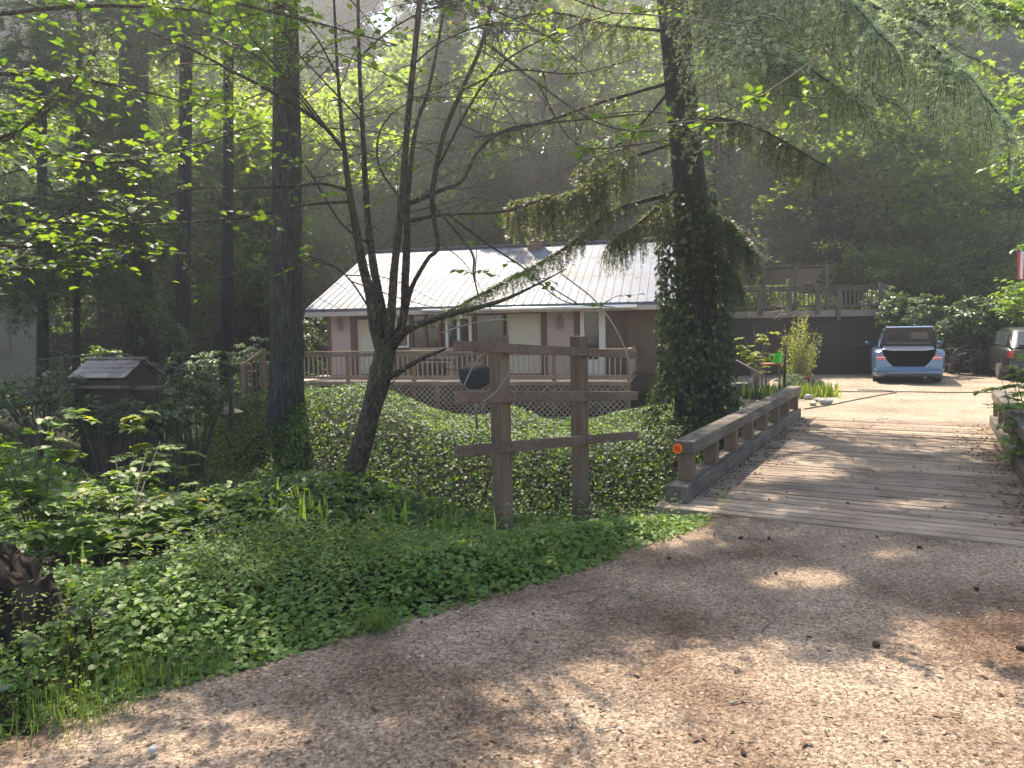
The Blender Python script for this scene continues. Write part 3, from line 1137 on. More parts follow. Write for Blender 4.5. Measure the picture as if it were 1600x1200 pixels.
# small things on the deck: bench made of pale planks
bn = empty('garden_bench', tuple(np.append(E0 + HU * hit(675, 585, 0.4)[0] + HV * 0.35, FLOOR)), -HA)
tag(bn, 'pale slatted bench standing on the deck behind the balusters', 'bench')
mb = MB()
for k in range(3):
    mb.box((0, -0.14 + 0.14 * k, 0.44), (1.5, 0.11, 0.035))
mb.build('seat', 'deck_board', bn)
mb = MB()
for k in range(3):
    mb.box((0, 0.25, 0.56 + 0.13 * k), (1.5, 0.035, 0.09))
mb.build('backrest', 'deck_board', bn)
for x in (-0.65, 0.65):
    for y in (-0.17, 0.23):
        MB().box((x, y, 0.21), (0.07, 0.07, 0.42 if y < 0 else 0.423)).build('leg', 'deck_board', bn)

# satellite dish seen from behind
pd = P(743, 587, 15.0)
gz = float(H(pd[0], pd[1]))
sd = empty('satellite_dish', (pd[0], pd[1], gz))
tag(sd, 'black satellite dish on a thin grey pole in the ivy before the deck', 'satellite dish')
mb = MB()
mb.tube([(0, 0, -0.3), (0, 0, pd[2] - gz - 0.02)], 0.026, 10)
mb.build('pole', 'galv', sd)
mb = MB()
ringn, rn = 6, 28
vs, fs = [], []
zc = pd[2] - gz
for s_ in (0, 1):
    for i in range(ringn + 1):
        r_ = i / ringn
        for k in range(rn):
            an = 2 * math.pi * k / rn
            vs.append((0.325 * r_ * math.cos(an), -0.09 + 0.11 * r_ * r_ + s_ * 0.015 + 0.25 * 0.27 * r_ * math.sin(an), zc + 0.27 * r_ * math.sin(an)))
for s_ in (0, 1):
    o_ = s_ * (ringn + 1) * rn
    for i in range(ringn):
        for k in range(rn):
            f = (o_ + i * rn + k, o_ + i * rn + (k + 1) % rn, o_ + (i + 1) * rn + (k + 1) % rn, o_ + (i + 1) * rn + k)
            fs.append(f if s_ else f[::-1])
mb.add(vs, fs, 0, True)
mb.build('dish', 'black_metal', sd)
mb = MB()
mb.tube([(0, -0.05, zc - 0.2), (0.02, 0.28, zc - 0.3)], 0.012, 8)
mb.build('bracket', 'black_metal', sd)

# ------------------------------------------------------------------ retaining wall with raised deck on the right
rwl = P(1130, 585, 23.6)
RU = unit(np.array([[P(1384, 585, 23.4)[0] - rwl[0], 23.2 - 23.6, 0]]))[0]
ra = math.atan2(RU[1], RU[0])
rw = empty('block_garage', (rwl[0], rwl[1], 0), ra)
tag(rw, 'low dark brown block building carrying a railed roof deck right of the house', 'outbuilding')


def rhit(px, py, v=0.0):
    r_ = ray(px, py)
    n_ = np.array([-RU[1], RU[0]])
    o = rwl[:2] + n_ * v
    t = ((o - CAM[:2]) @ n_) / (r_[:2] @ n_)
    p = CAM + r_ * t
    return float((p[:2] - o) @ RU[:2]), float(p[2])


uE = rhit(1376, 540)[0]
zS = rhit(1280, 491)[1]
mb = MB()
mb.box((uE / 2 - 1, 2.0, zS / 2 - 0.1), (uE + 2, 4.0, zS + 0.04))
mb.build('wall', 'retaining_wall', rw)
mb = MB()
mb.box((uE / 2 - 1, 1.9, zS + 0.02), (uE + 2.3, 4.4, 0.2))
mb.build('slab', 'slab', rw)
uv, zv = rhit(1342, 532)
mb = MB()
for k in range(4):
    mb.box((uv, -0.012, zv - 0.12 + 0.08 * k), (0.44, 0.03, 0.05))
mb.build('vent', 'dark_timber', rw)
zr = rhit(1280, 448, -0.2)[1]
mb = MB()
mb.box((uE / 2 - 1, -0.2, zr), (uE + 2.2, 0.1, 0.05))
mb.box((uE / 2 - 1, -0.2, zS + 0.24), (uE + 2.2, 0.04, 0.06))
mb.box((uE / 2 - 1, -0.2, zr - 0.08), (uE + 2.2, 0.04, 0.08))
rr_ = mb.build('railing', 'dark_timber', rw)
b0 = None
for u in np.arange(-0.5, uE, 0.125)[:90]:
    if b0 is None:
        b0 = o = MB().box((0, 0, 0), (0.03, 0.03, zr - zS - 0.38)).build('baluster', 'dark_timber', rr_)
    else:
        o = b0.copy()
        COL.objects.link(o)
        o.parent = rr_
    o.location = (u, -0.2, (zr + zS) / 2 + 0.07)
for px in (1188, 1234, 1277, 1310, 1376):
    u = rhit(px, 465, -0.3)[0]
    MB().box((u, -0.33, (zr + zS) / 2 + 0.05 - (0.2 if px == 1310 else 0)), (0.11, 0.1, zr - zS + 0.1)).build('post', 'gray_timber', rw)
# shade roof of three sloping grey panels
pu = [rhit(px, 430, 1.6)[0] for px in (1132, 1185, 1233, 1280)]
zt_, zb_ = rhit(1230, 420, .95)[1], rhit(1230, 445, 1.9)[1]
for a, b_ in zip(pu[:-1], pu[1:]):
    MB().add([(a + .05, 1.9, zb_), (b_ - .05, 1.9, zb_), (b_ - .05, 0.95, zt_), (a + .05, 0.95, zt_),
              (a + .05, 1.96, zb_ + .05), (b_ - .05, 1.96, zb_ + .05), (b_ - .05, 1.01, zt_ + .05), (a + .05, 1.01, zt_ + .05)],
             [(0, 1, 2, 3), (7, 6, 5, 4), (0, 4, 5, 1), (1, 5, 6, 2), (2, 6, 7, 3), (3, 7, 4, 0)]).build('shade_panel', 'panel_gray', rw)
mb = MB()
for u in pu:
    mb.box((u, 0.88, (zS + zt_) / 2 + .03), (0.09, 0.09, zt_ - zS))
mb.bar((pu[0], .98, zt_ + .07), (pu[-1] + .1, .98, zt_ + .07), 0.1, 0.06)
mb.build('panel_frame', 'gray_timber', rw)
# low wall on the right, behind the cars
p0, p1 = P(1466, 586, 23.6), P(1600, 588, 22.6)
lw = MB()
lw.bar((p0[0], p0[1], 0.42), (p1[0] + 6, p1[1] - 1.5, 0.42), 0.25, 0.95)
o = lw.build('retaining_wall', 'retaining_wall')
tag(o, 'low dark retaining wall under the bushes between the two cars', 'wall')

# ------------------------------------------------------------------ pale building at the far left
lb = empty('cottage', (0, 0, 0), R(33))
pr = P(58, 500, 24)
lb.location = (pr[0], pr[1], 0)
tag(lb, 'shaded cream cottage wall with a dark window at the left edge', 'cottage')
zb = float(H(pr[0], pr[1])) - 0.5
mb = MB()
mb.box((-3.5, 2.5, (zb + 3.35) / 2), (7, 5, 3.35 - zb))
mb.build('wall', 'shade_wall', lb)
mb = MB()
mb.add([(-7.3, -0.4, 3.3), (0.3, -0.4, 3.3), (0.3, 5.4, 3.3), (-7.3, 5.4, 3.3), (-7.3, 2.5, 4.9), (0.3, 2.5, 4.9)],
       [(0, 1, 5, 4), (2, 3, 4, 5), (0, 3, 2, 1), (1, 2, 5), (3, 0, 4)])
mb.build('roof', 'thatch', lb)
pw = np.array([-1.15, 0, P(8, 539, 23.5)[2]])
mb = MB()
for c, s_ in (((pw[0], -0.02, pw[2] + 0.34), (0.74, 0.06, 0.06)), ((pw[0], -0.02, pw[2] - 0.34), (0.74, 0.06, 0.06)),
              ((pw[0] - .34, -0.02, pw[2]), (0.06, 0.06, 0.62)), ((pw[0] + .34, -0.02, pw[2]), (0.06, 0.06, 0.62)), ((pw[0], -0.02, pw[2]), (0.04, 0.06, 0.62))):
    mb.box(c, s_)
wn = mb.build('window', 'shade_wall', lb)
MB().box((pw[0], -0.005, pw[2]), (0.64, 0.03, 0.62)).build('pane', 'glass', wn)

# ------------------------------------------------------------------ shingled well house and footbridge on the left
ph = P(186, 592, 13.5)
hg = float(H(ph[0], ph[1]))
hut = empty('well_house', (ph[0], ph[1], hg), R(-14))
tag(hut, 'tiny well house with a worn shingle roof in the shade of the gully', 'well house')
ze, zrg = P(160, 589, 13.2)[2] - hg, P(190, 560, 13.8)[2] - hg
mb = MB()
for sg in (-1, 1):
    for k in range(4):
        t0, t1 = k / 4 - 0.02, (k + 1) / 4 + 0.04
        x = -0.62
        while x < 0.5:
            w = rnd.uniform(0.15, 0.26)
            w = min(w, 0.56 - x)
            ya, yb = sg * (0.5 - 0.5 * t0), sg * (0.5 - 0.5 * t1)
            za, zb2 = ze + (zrg - ze) * t0, ze + (zrg - ze) * t1
            l0 = 0.012 + rnd.uniform(0, .01)
            mb.add([(x, ya, za + l0), (x + w - .01, ya, za + l0), (x + w - .01, yb, zb2), (x, yb, zb2),
                    (x, ya, za + l0 - .02), (x + w - .01, ya, za + l0 - .02), (x + w - .01, yb, zb2 - .02), (x, yb, zb2 - .02)],
                   [(0, 1, 2, 3), (7, 6, 5, 4), (0, 4, 5, 1), (1, 5, 6, 2), (2, 6, 7, 3), (3, 7, 4, 0)])
            x += w
mb.bar((-0.62, 0, zrg + .02), (0.58, 0, zrg + .02), 0.12, 0.03)
mb.build('roof', 'shingle', hut)
mb = MB()
for k in range(7):
    mb.box((-0.48 + 0.155 * k, -0.36, ze / 2 - 0.1), (0.145, 0.03, ze + 0.1))
for x in (-0.5, 0.48):
    mb.box((x, 0.0, ze / 2 - 0.1), (0.04, 0.66, ze + 0.1))
    mb.add([(x, -0.36, ze - .05), (x, 0.36, ze - .05), (x, 0, zrg - .05)], [(0, 1, 2)])
mb.box((0, 0.36, ze / 2 - 0.1), (1.0, 0.03, ze + 0.1))
mb.build('wall', 'shed_wood', hut)
mb = MB()
mb.box((-0.05, -0.52, ze - 0.16), (1.25, 0.24, 0.04))
mb.box((0.75, -0.2, ze - 0.2), (0.55, 0.3, 0.05))
mb.build('ledge', 'gray_timber', hut)

fb = empty('footbridge', P(230, 600, 15.6) * np.array([1, 1, 0]))
tag(fb, 'mossy wooden footbridge with thin handrails behind the well house', 'footbridge')
fo = np.array(fb.location)
line = [P(40, 606, 17.2), P(150, 600, 16.6), P(235, 605, 16.0), P(325, 632, 15.5), P(366, 648, 15.2)]
mb = MB()
sp = spline(line, 8)
dsp = np.gradient(sp, axis=0)
for a, b_ in zip(sp[:-1], sp[1:]):
    mb.bar(a - fo, a + (b_ - a) * 0.9 - fo, 0.55, 0.06)
mb.build('deck', 'fence_wood', fb)
tops = [P(60, 562, 16.7), P(150, 555, 16.1), P(192, 553, 15.8), P(235, 567, 15.5), P(325, 585, 15.0), P(361, 592, 14.7)]
mb = MB()
mb.tube(spline([t - fo for t in tops], 5), 0.022, 6)
mb.build('handrail', 'fence_wood', fb)
mb = MB()
mb.tube(spline([P(255, 592, 15.4) - fo, P(325, 600, 15.0) - fo, P(361, 612, 14.7) - fo], 5), 0.02, 6)
mb.build('lower_rail', 'fence_wood', fb)
for (px, ya, yb, d) in ((98, 557, 606, 16.4), (325, 584, 640, 15.0), (361, 590, 650, 14.7), (250, 568, 612, 15.4)):
    MB().bar(P(px, ya, d) - fo, P(px, yb, d) - fo - np.array([0, 0, 0.25]), 0.075, 0.075, (0, 1, 0)).build('post', 'fence_wood', fb)

# ------------------------------------------------------------------ cars
def loft(mb, secs, mi=0, close=False):
    """secs: list of (k,3) outlines with the same number of points"""
    k = len(secs[0])
    vs = [tuple(p) for s_ in secs for p in s_]
    fs = []
    for i in range(len(secs) - 1):
        for j in range(k - 1 if not close else k):
            j2 = (j + 1) % k
            fs.append((i * k + j, (i + 1) * k + j, (i + 1) * k + j2, i * k + j2))
    return mb.add(vs, fs, mi, True)


def body_section(y, w, zb, zs, zt, wt, tuck=0.93):
    """half outlines mirrored: from left sill over the top to the right sill"""
    h = [(w * tuck, zb), (w * 0.985, zb + 0.13), (w, (zb + zs) / 2 + .05), (w * 0.985, zs - 0.06), (w * 0.93, zs), (wt, zt), (wt * 0.5, zt + 0.015)]
    L = [(-x, y, z) for x, z in h] + [(x, y, z) for x, z in reversed(h)]
    return L


def wheel(parent, x, y, r, w):
    mb = MB()
    sg = 1 if x > 0 else -1
    mb.tube([(x - sg * w / 2, y, r), (x - sg * w * 0.42, y, r), (x + sg * w * 0.42, y, r), (x + sg * w / 2, y, r)], [r * 0.9, r, r, r * 0.9], 24)
    t = mb.build('wheel', 'rubber', parent)
    mb = MB()
    mb.tube([(x + sg * w * 0.45, y, r), (x + sg * w * 0.53, y, r)], [r * 0.66, r * 0.6], 20)
    mb.build('rim', 'rim_metal', t)


car = empty('hatchback_car', (0, 0, 0), R(-24.5))
cp = G(1419, 600)
car.location = (cp[0], cp[1], 0)
car.scale = (.95, .95, .95)
tag(car, 'blue car parked on the gravel with its boot lid open', 'car')
W = 0.9
mb = MB()
# body shell from the boot hinge forward
secs = []
for (y, w, zb, zs, zt, wt) in ((0.62, .9, .2, .95, 1.02, .7), (1.2, .91, .19, .94, .99, .72), (2.2, .915, .19, .92, .96, .74),
                               (3.2, .905, .19, .9, .95, .72), (3.9, .88, .2, .84, .9, .68), (4.35, .8, .22, .72, .78, .55), (4.55, .62, .3, .6, .64, .4)):
    secs.append(body_section(y, w, zb, zs, zt, wt))
loft(mb, secs)
mb.add(secs[-1], [tuple(range(14))[::-1]])
# rear quarters, both sides of the boot
for sg in (-1, 1):
    prof = []
    for (y, w, zb, zs) in ((0.62, .9, .2, .95), (0.3, .895, .22, .93), (0.1, .87, .28, .9), (0.02, .8, .3, .86)):
        prof.append([(sg * w * .93, y, zb), (sg * w * .985, y, zb + .13), (sg * w, y, (zb + zs) / 2 + .05), (sg * w * .985, y, zs - .06), (sg * w * .93, y, zs), (sg * .66, y, zs + .035)])
    if sg > 0:
        prof = [p[::-1] for p in prof]
    loft(mb, prof[::-1])
# rear face round the boot opening
outer = [(-.74, .30), (-.8, .45), (-.82, .62), (-.8, .78), (-.745, .87), (-.66, .9)]
inner = [(-.36, .47), (-.4, .5), (-.5, .6), (-.57, .7), (-.63, .8), (-.64, .9)]
L_ = []
for o_, i_ in zip(outer, inner):
    L_.append((o_, i_))
def yr(z):
    return -0.03 + 0.09 * max(0, z - .5) + (0.05 if z < .3 else 0)
for sg in (-1, 1):
    for (o1, i1), (o2, i2) in zip(L_[:-1], L_[1:]):
        q = [(sg * abs(o1[0]), yr(o1[1]), o1[1]), (sg * abs(o2[0]), yr(o2[1]), o2[1]), (sg * abs(i2[0]), yr(i2[1]), i2[1]), (sg * abs(i1[0]), yr(i1[1]), i1[1])]
        mb.add(q, [(0, 3, 2, 1) if sg < 0 else (0, 1, 2, 3)])
    # join the face to the flank
    for (o1, i1), (o2, i2) in zip(L_[:-1], L_[1:]):
        w1, w2 = .8, .8
        mb.add([(sg * abs(o1[0]), yr(o1[1]), o1[1]), (sg * abs(o2[0]), yr(o2[1]), o2[1]), (sg * (abs(o2[0]) + .035), 0.12, o2[1]), (sg * (abs(o1[0]) + .035), 0.12, o1[1])], [(0, 1, 2, 3) if sg < 0 else (0, 3, 2, 1)], 0, True)
mb.build('body', 'blue_paint', car)
mb = MB()
# bumper: bulged strip under the opening
rows = []
for (z, y, w) in ((.47, -.03, .82), (.41, -.035, .84), (.40, -.075, .845), (.30, -.085, .84), (.21, -.05, .8), (.19, .06, .79)):
    rows.append([(-w - .02, y + .34, z), (-w, y + .12, z), (-w * .93, y + .02, z), (-w * .5, y, z), (w * .5, y, z), (w * .93, y + .02, z), (w, y + .12, z), (w + .02, y + .34, z)])
loft(mb, rows)
mb.build('bumper', 'blue_paint', car)
mb = MB()
mb.add([(-.6, -.075, .215), (.6, -.075, .215), (.52, -.082, .265), (-.52, -.082, .265), (-.62, .1, .14), (.62, .1, .14)], [(0, 1, 2, 3), (4, 5, 1, 0)])
mb.box((0, 2.2, .2), (1.56, 4.2, .08))
mb.build('bumper_trim', 'bumper_dark', car)
# boot interior
mb = MB()
mb.add([(-.64, .02, .9), (.64, .02, .9), (.36, 0.0, .47), (-.36, 0.0, .47), (-.6, .75, .95), (.6, .75, .95), (.5, .75, .47), (-.5, .75, .47)],
       [(4, 5, 6, 7), (0, 4, 7, 3), (1, 2, 6, 5), (3, 7, 6, 2)])
mb.build('boot_interior', 'cavity', car)
for sg in (-1, 1):
    for nm_, mt_, z0_, z1_, x0_, x1_ in (('tail_light', 'tail_red', .66, .72, .54, .8), ('tail_light', 'tail_red', .74, .8, .615, .76)):
        mb = MB()
        mb.add([(sg * x0_, yr(z0_) - .018, z0_), (sg * x1_, yr(z0_) - .008, z0_), (sg * (x1_ - .015), yr(z1_) - .008, z1_), (sg * (x0_ + .03), yr(z1_) - .018, z1_),
                (sg * (x1_ + .045), .16, z0_ + .01), (sg * (x1_ + .03), .16, z1_)],
               [(0, 1, 2, 3), (1, 4, 5, 2)] if sg > 0 else [(0, 3, 2, 1), (1, 2, 5, 4)], 0, False)
        tl_ = mb.build(nm_, mt_, car)
    mb = MB()
    mb.add([(sg * .565, yr(.72) - .019, .72), (sg * .79, yr(.72) - .009, .72), (sg * .785, yr(.74) - .009, .74), (sg * .58, yr(.74) - .019, .74)],
           [(0, 1, 2, 3) if sg > 0 else (0, 3, 2, 1)])
    mb.build('lamp_strip', 'tail_clear', tl_)
# cabin
mb = MB()
cs = []
for (y, w, z, zb) in ((.62, .7, 1.0, .96), (1.35, .6, 1.36, .96), (1.8, .57, 1.415, .95), (2.4, .56, 1.41, .94), (2.75, .58, 1.33, .93), (3.45, .7, .97, .92)):
    cs.append([(-.74, y, zb), (-(w + .74) / 2 - .02, y, (z + zb) / 2 + .03), (-w, y, z - .03), (-w * .8, y, z), (w * .8, y, z), (w, y, z - .03), ((w + .74) / 2 + .02, y, (z + zb) / 2 + .03), (.74, y, zb)])
loft(mb, cs)
cab = mb.build('cabin', 'blue_paint', car)
mb = MB()
mb.add([(-.6, .625, 1.025), (.6, .625, 1.025), (.5, 1.3, 1.36), (-.5, 1.3, 1.36)], [(0, 1, 2, 3)])
mb.build('rear_window', 'car_glass', car)
for sg in (-1, 1):
    mb = MB()
    mb.add([(sg * .755, 1.1, 1.0), (sg * .755, 3.1, 1.0), (sg * .66, 2.7, 1.31), (sg * .66, 1.5, 1.31)], [(0, 1, 2, 3) if sg > 0 else (0, 3, 2, 1)])
    mb.build('side_window', 'car_glass', car)
    mb = MB()
    mb.tube([(sg * .9, 2.95, 1.0), (sg * 1.0, 2.93, 1.03), (sg * 1.06, 2.92, 1.03)], [.03, .08, .06], 8)
    mb.build('wing_mirror', 'blue_paint', car)
# raised lid: trapezoid shell with a lighter lower band and ribs
mb = MB()
lo_w, hi_w, ya_, yb_, za_, zb_2 = .7, .55, .58, .12, 1.0, 1.54
A = [(-lo_w, ya_, za_), (lo_w, ya_, za_), (hi_w + .06, yb_ + .06, zb_2 - .1), (hi_w, yb_, zb_2), (-hi_w, yb_, zb_2), (-hi_w - .06, yb_ + .06, zb_2 - .1)]
B_ = [(x * 1.02, y + .05, z + .03) for x, y, z in A]
mb.add(B_, [(0, 5, 4, 3, 2, 1)])
mb.add(A + B_, [(i, i + 6, (i + 1) % 6 + 6, (i + 1) % 6) for i in range(6)])
lid = mb.build('boot_lid', 'blue_paint', car)
mb = MB()
mb.add(A, [(0, 1, 2, 3, 4, 5)])
mb.build('lining', 'lid_inner', lid)
mb = MB()
ly = lambda z: ya_ + (yb_ - ya_) * (z - za_) / (zb_2 - za_) - .012
mb.add([(-.52, ly(1.08), 1.08), (.52, ly(1.08), 1.08), (.55, ly(1.13), 1.13), (-.55, ly(1.13), 1.13)], [(0, 1, 2, 3)])
for sg in (-1, 1):
    mb.add([(sg * .06, ly(1.22), 1.22), (sg * .5, ly(1.22), 1.22), (sg * .43, ly(1.4), 1.4), (sg * .06, ly(1.4), 1.4)], [(0, 1, 2, 3) if sg > 0 else (0, 3, 2, 1)])
mb.build('lining_panel', 'lid_grey', lid)
# pale strip standing in for light seen through the rear window under the lid
mb = MB()
mb.add([(-.64, .34, .93), (.64, .34, .93), (.6, .62, 1.03), (-.6, .62, 1.03), (-.4, .3, .9), (.4, .3, .9)], [(0, 1, 2, 3), (4, 5, 1, 0)])
mb.build('window_light_strip', 'white_paint', car)
for (x, y) in ((-.76, .95), (.76, .95), (-.76, 3.6), (.76, 3.6)):
    wheel(car, x, y, .32, .21)
mb = MB()
mb.tube([(.4, -.02, .2), (.4, .2, .2)], .03, 10)
mb.build('exhaust', 'rim_metal', car)

# second vehicle, cut by the right edge of the photograph
s = empty('estate_car', (0, 0, 0), R(-22))
sp_ = P(1558, 602, 19.6)
s.location = (sp_[0] + 1.02, sp_[1] - .3, 0)
s.scale = (.95, .95, .84)
tag(s, 'silver vehicle half hidden behind leaves beyond the far bridge railing', 'car')
mb = MB()
secs = []
for (y, w, zb, zs, zt, wt) in ((0.0, .82, .42, .95, 1.0, .7), (0.12, .9, .3, 1.02, 1.05, .76), (0.9, .93, .27, 1.05, 1.08, .78), (2.4, .93, .27, 1.03, 1.06, .78), (3.6, .92, .27, 1.0, 1.05, .76),
                               (4.2, .88, .3, .93, .98, .7), (4.6, .76, .35, .75, .8, .5)):
    secs.append(body_section(y, w, zb, zs, zt, wt, .95))
loft(mb, secs)
mb.add(secs[0], [tuple(range(14))])
mb.add(secs[-1], [tuple(range(14))[::-1]])
mb.build('body', 'silver_paint', s)
mb = MB()
cs = []
for (y, w, z, zb) in ((.05, .74, 1.08, 1.02), (.5, .64, 1.6, 1.02), (1.2, .63, 1.68, 1.02), (2.3, .62, 1.67, 1.02), (2.8, .63, 1.6, 1.02), (3.6, .74, 1.05, 1.0)):
    cs.append([(-.8, y, zb), (-(w + .8) / 2 - .02, y, (z + zb) / 2 + .03), (-w, y, z - .04), (-w * .8, y, z), (w * .8, y, z), (w, y, z - .04), ((w + .8) / 2 + .02, y, (z + zb) / 2 + .03), (.8, y, zb)])
loft(mb, cs)
mb.build('cabin', 'silver_paint', s)
mb = MB()
mb.add([(-.64, .06, 1.14), (.64, .06, 1.14), (.55, .43, 1.55), (-.55, .43, 1.55)], [(0, 1, 2, 3)])
mb.build('rear_window', 'car_glass', s)
for sg in (-1, 1):
    MB().add([(sg * .81, .5, 1.1), (sg * .81, 3.1, 1.1), (sg * .7, 2.7, 1.53), (sg * .7, .7, 1.53)], [(0, 1, 2, 3) if sg > 0 else (0, 3, 2, 1)]).build('side_window', 'car_glass', s)
    MB().box((sg * .8, .02, .86), (.13, .1, .22)).build('tail_light', 'tail_red', s, .02)
mb = MB()
mb.box((0, -.03, .5), (1.62, .16, .22))
mb.build('bumper', 'bumper_dark', s, .03)
for (x, y) in ((-.8, .95), (.8, .95), (-.8, 3.65), (.8, 3.65)):
    wheel(s, x, y, .36, .23)

# hanging flag at the right edge
fp = P(1591, 386, 21.5)
fl = empty('hanging_flag', (fp[0], fp[1], fp[2] - 0.92))
tag(fl, 'red and white striped flag hanging from a pole at the right edge', 'flag')
mb = MB()
nxs, nzs = 40, 14
vs, fs, mi = [], [], []
for j in range(nzs + 1):
    for i in range(nxs + 1):
        x = 0.7 * i / nxs
        z = 0.9 * j / nzs
        vs.append((x + .02 * (1 - z), 0.05 * math.sin(i * .55 + z * 1.1) * (0.4 + z), z + .03 * math.sin(i * .3)))
for j in range(nzs):
    for i in range(nxs):
        stripe = int((i / nxs) * 13)
        m_ = 2 if (j > nzs * 0.82 and i < nxs * .54) else (0 if stripe % 2 == 0 else 1)
        k = j * (nxs + 1) + i
        fs.append((k, k + 1, k + nxs + 2, k + nxs + 1))
        mi.append(m_)
mb.add(vs, fs, 0, True)
mb.mi = mi
mb.build('cloth', ['flag_red', 'flag_white', 'flag_blue'], fl)
mb = MB()
mb.tube([(-0.15, 0.0, 0.88), (1.2, 0.0, 1.0)], 0.016, 8)
mb.tube([(1.2, 0.0, 1.0), (1.2, 0.05, -4.2)], 0.03, 8)
mb.build('pole', 'gray_timber', fl)

# ------------------------------------------------------------------ garden things by the parking place
tp = G(1206, 610)
tb = empty('garden_table', (P(1207, 605, 17.5)[0], P(1207, 605, 17.5)[1], 0.0))
tz = P(1207, 567, 17.5)[2]
tag(tb, 'small plant table with a green pail on it beside the iris bed', 'table')
mb = MB()
mb.box((0, 0, tz - .02), (.5, .36, .035))
mb.build('table_top', 'table_red', tb, .005)
for x in (-.21, .21):
    for y in (-.14, .14):
        MB().box((x, y, (tz - .04) / 2 - .05), (.035, .035, tz - .04 + .1)).build('leg', 'dark_timber', tb)
pl = empty('green_pail', (tb.location[0] + .11, tb.location[1], tz))
tag(pl, 'bright green plastic pail with a side handle on the small table', 'pail')
mb = MB()
mb.tube([(0, 0, 0), (0, 0, .2), (0, 0, .205), (0, 0, .215)], [.095, .115, .125, .125], 22, cap=False)
mb.add([(.095 * math.cos(a), .095 * math.sin(a), .004) for a in np.linspace(0, 6.28, 20)], [tuple(range(20))])
mb.build('body', 'green_plastic', pl)
mb = MB()
mb.tube(spline([(-.11, 0, .18), (-.17, 0, .17), (-.185, 0, .1), (-.15, 0, .05), (-.1, 0, .04)], 5), .011, 8)
mb.build('handle', 'green_plastic', pl)
gp = P(1226, 606, 16.6)
o = MB().tube([(0, 0, -.2), (0, 0, P(1226, 540, 16.6)[2])], .022, 8).build('stake', 'dark_bark')
o.location = (gp[0], gp[1], 0)
tag(o, 'thin dark stake standing in the iris bed in front of the green pail', 'stake')
pb = empty('plank_stand', (P(1183, 610, 16.4)[0], 16.4, 0))
tag(pb, 'short leaning post with a sloping pole behind the iris bed', 'post')
MB().bar((-.06, 0, -.1), (-.04, 0, .53), .09, .07, (0, 1, 0)).build('post', 'gray_timber', pb)
MB().tube([(-.46, 0, .85), (.1, -.05, .53)], .02, 6).build('pole', 'pale_twig', pb)
o = MB().box((P(1158, 612, 16.9)[0], 16.9, .12), (.35, .3, .4)).build('stone_block', 'stone', None, .02)
tag(o, 'grey stone block between the ivy clad trunk and the iris bed', 'stone')

# terracotta pots with the lime shrub
pt = P(1250, 592, 18.4)
pot = empty('terracotta_pot', (pt[0], pt[1], 0))
tag(pot, 'square terracotta pot below the upright lime green shrub', 'pot')
mb = MB()
mb.tube([(0, 0, 0), (0, 0, .3), (0, 0, .3), (0, 0, .36)], [.17, .22, .25, .25], 20, cap=False)
mb.build('body', 'terracotta', pot)
mb = MB()
mb.tube([(0, 0, .2), (0, 0, .31)], .215, 20)
mb.build('earth', 'soil', pot)

# hose lying on the gravel
for pts, nm_, lab in (([(1302, 612.5), (1360, 613), (1420, 613), (1480, 614), (1545, 614), (1620, 615)], 'garden_hose', 'dark hose lying straight across the sunny gravel'),
                      ([(1257, 640), (1300, 633), (1345, 624), (1385, 616.5), (1400, 614), (1385, 611), (1340, 610)], 'garden_hose', 'dark hose curving over the gravel from the left bridge railing')):
    pp = [G(x, y) + np.array([0, 0, .014]) for x, y in pts]
    o = MB().tube(spline(pp, 8), .011, 6).build(nm_, 'hose')
    tag(o, lab, 'hose')

# ------------------------------------------------------------------ stones, stump, cones and twigs
def stone(px, py, size, label, mat='stone', z=0.0, sq=(1, 1, .7), sink=.25):
    p = G(px, py, z)
    p[2] = float(H(p[0], p[1]))
    bm_v, fs = [], []
    n1, n2 = 9, 14
    ph_ = rnd.random() * 10
    for i in range(n1 + 1):
        th_ = math.pi * i / n1
        for k in range(n2):
            a = 2 * math.pi * k / n2
            d = np.array([math.sin(th_) * math.cos(a), math.sin(th_) * math.sin(a), math.cos(th_)])
            r_ = 1 + .18 * math.sin(3.1 * d[0] + ph_) + .14 * math.sin(4.3 * d[1] + 2 * ph_) + .1 * math.sin(5 * d[2] + ph_ * 3)
            bm_v.append(d * r_ * np.array(sq) * size)
    for i in range(n1):
        for k in range(n2):
            fs.append((i * n2 + k, (i + 1) * n2 + k, (i + 1) * n2 + (k + 1) % n2, i * n2 + (k + 1) % n2))
    mb = MB()
    mb.add(bm_v, fs, 0, True)
    o = mb.build('stone', mat)
    o.location = (p[0], p[1], p[2] + size * sq[2] * (1 - 2 * sink) + .02)
    tag(o, label, 'stone', 'stones along the road edge')
    return o


stone(82, 1022, .08, 'grey rounded stone among the weeds below the dark stump', sq=(1.2, 1, .8))
stone(135, 1012, .1, 'low mossy brown stone half hidden in the weeds', sq=(1.6, 1, .6))
stone(35, 1052, .09, 'grey stone at the left edge below the rounded one', sq=(1.3, 1, .8))
stone(8, 1110, .028, 'small pinkish stone in the bottom left weeds', 'stone_pale')
stone(240, 1180, .018, 'small pale stone on the sunny gravel at the bottom', 'stone_pale')
stone(676, 905, .1, 'flat grey stone showing through the green ground cover', sq=(1.5, 1, .5), sink=.2)
stone(985, 935, .02, 'lone pebble on the shaded gravel near the plants', sq=(1, 1, .6))
for i, (px, py) in enumerate(((1278, 628), (1262, 624), (1290, 632), (1270, 634), (1200, 618), (1186, 622), (1213, 596), (1225, 597), (1175, 600))):
    stone(px, py, .07 + .02 * (i % 3), 'pale rock edging the iris bed beside the parking gravel', 'stone_pale')

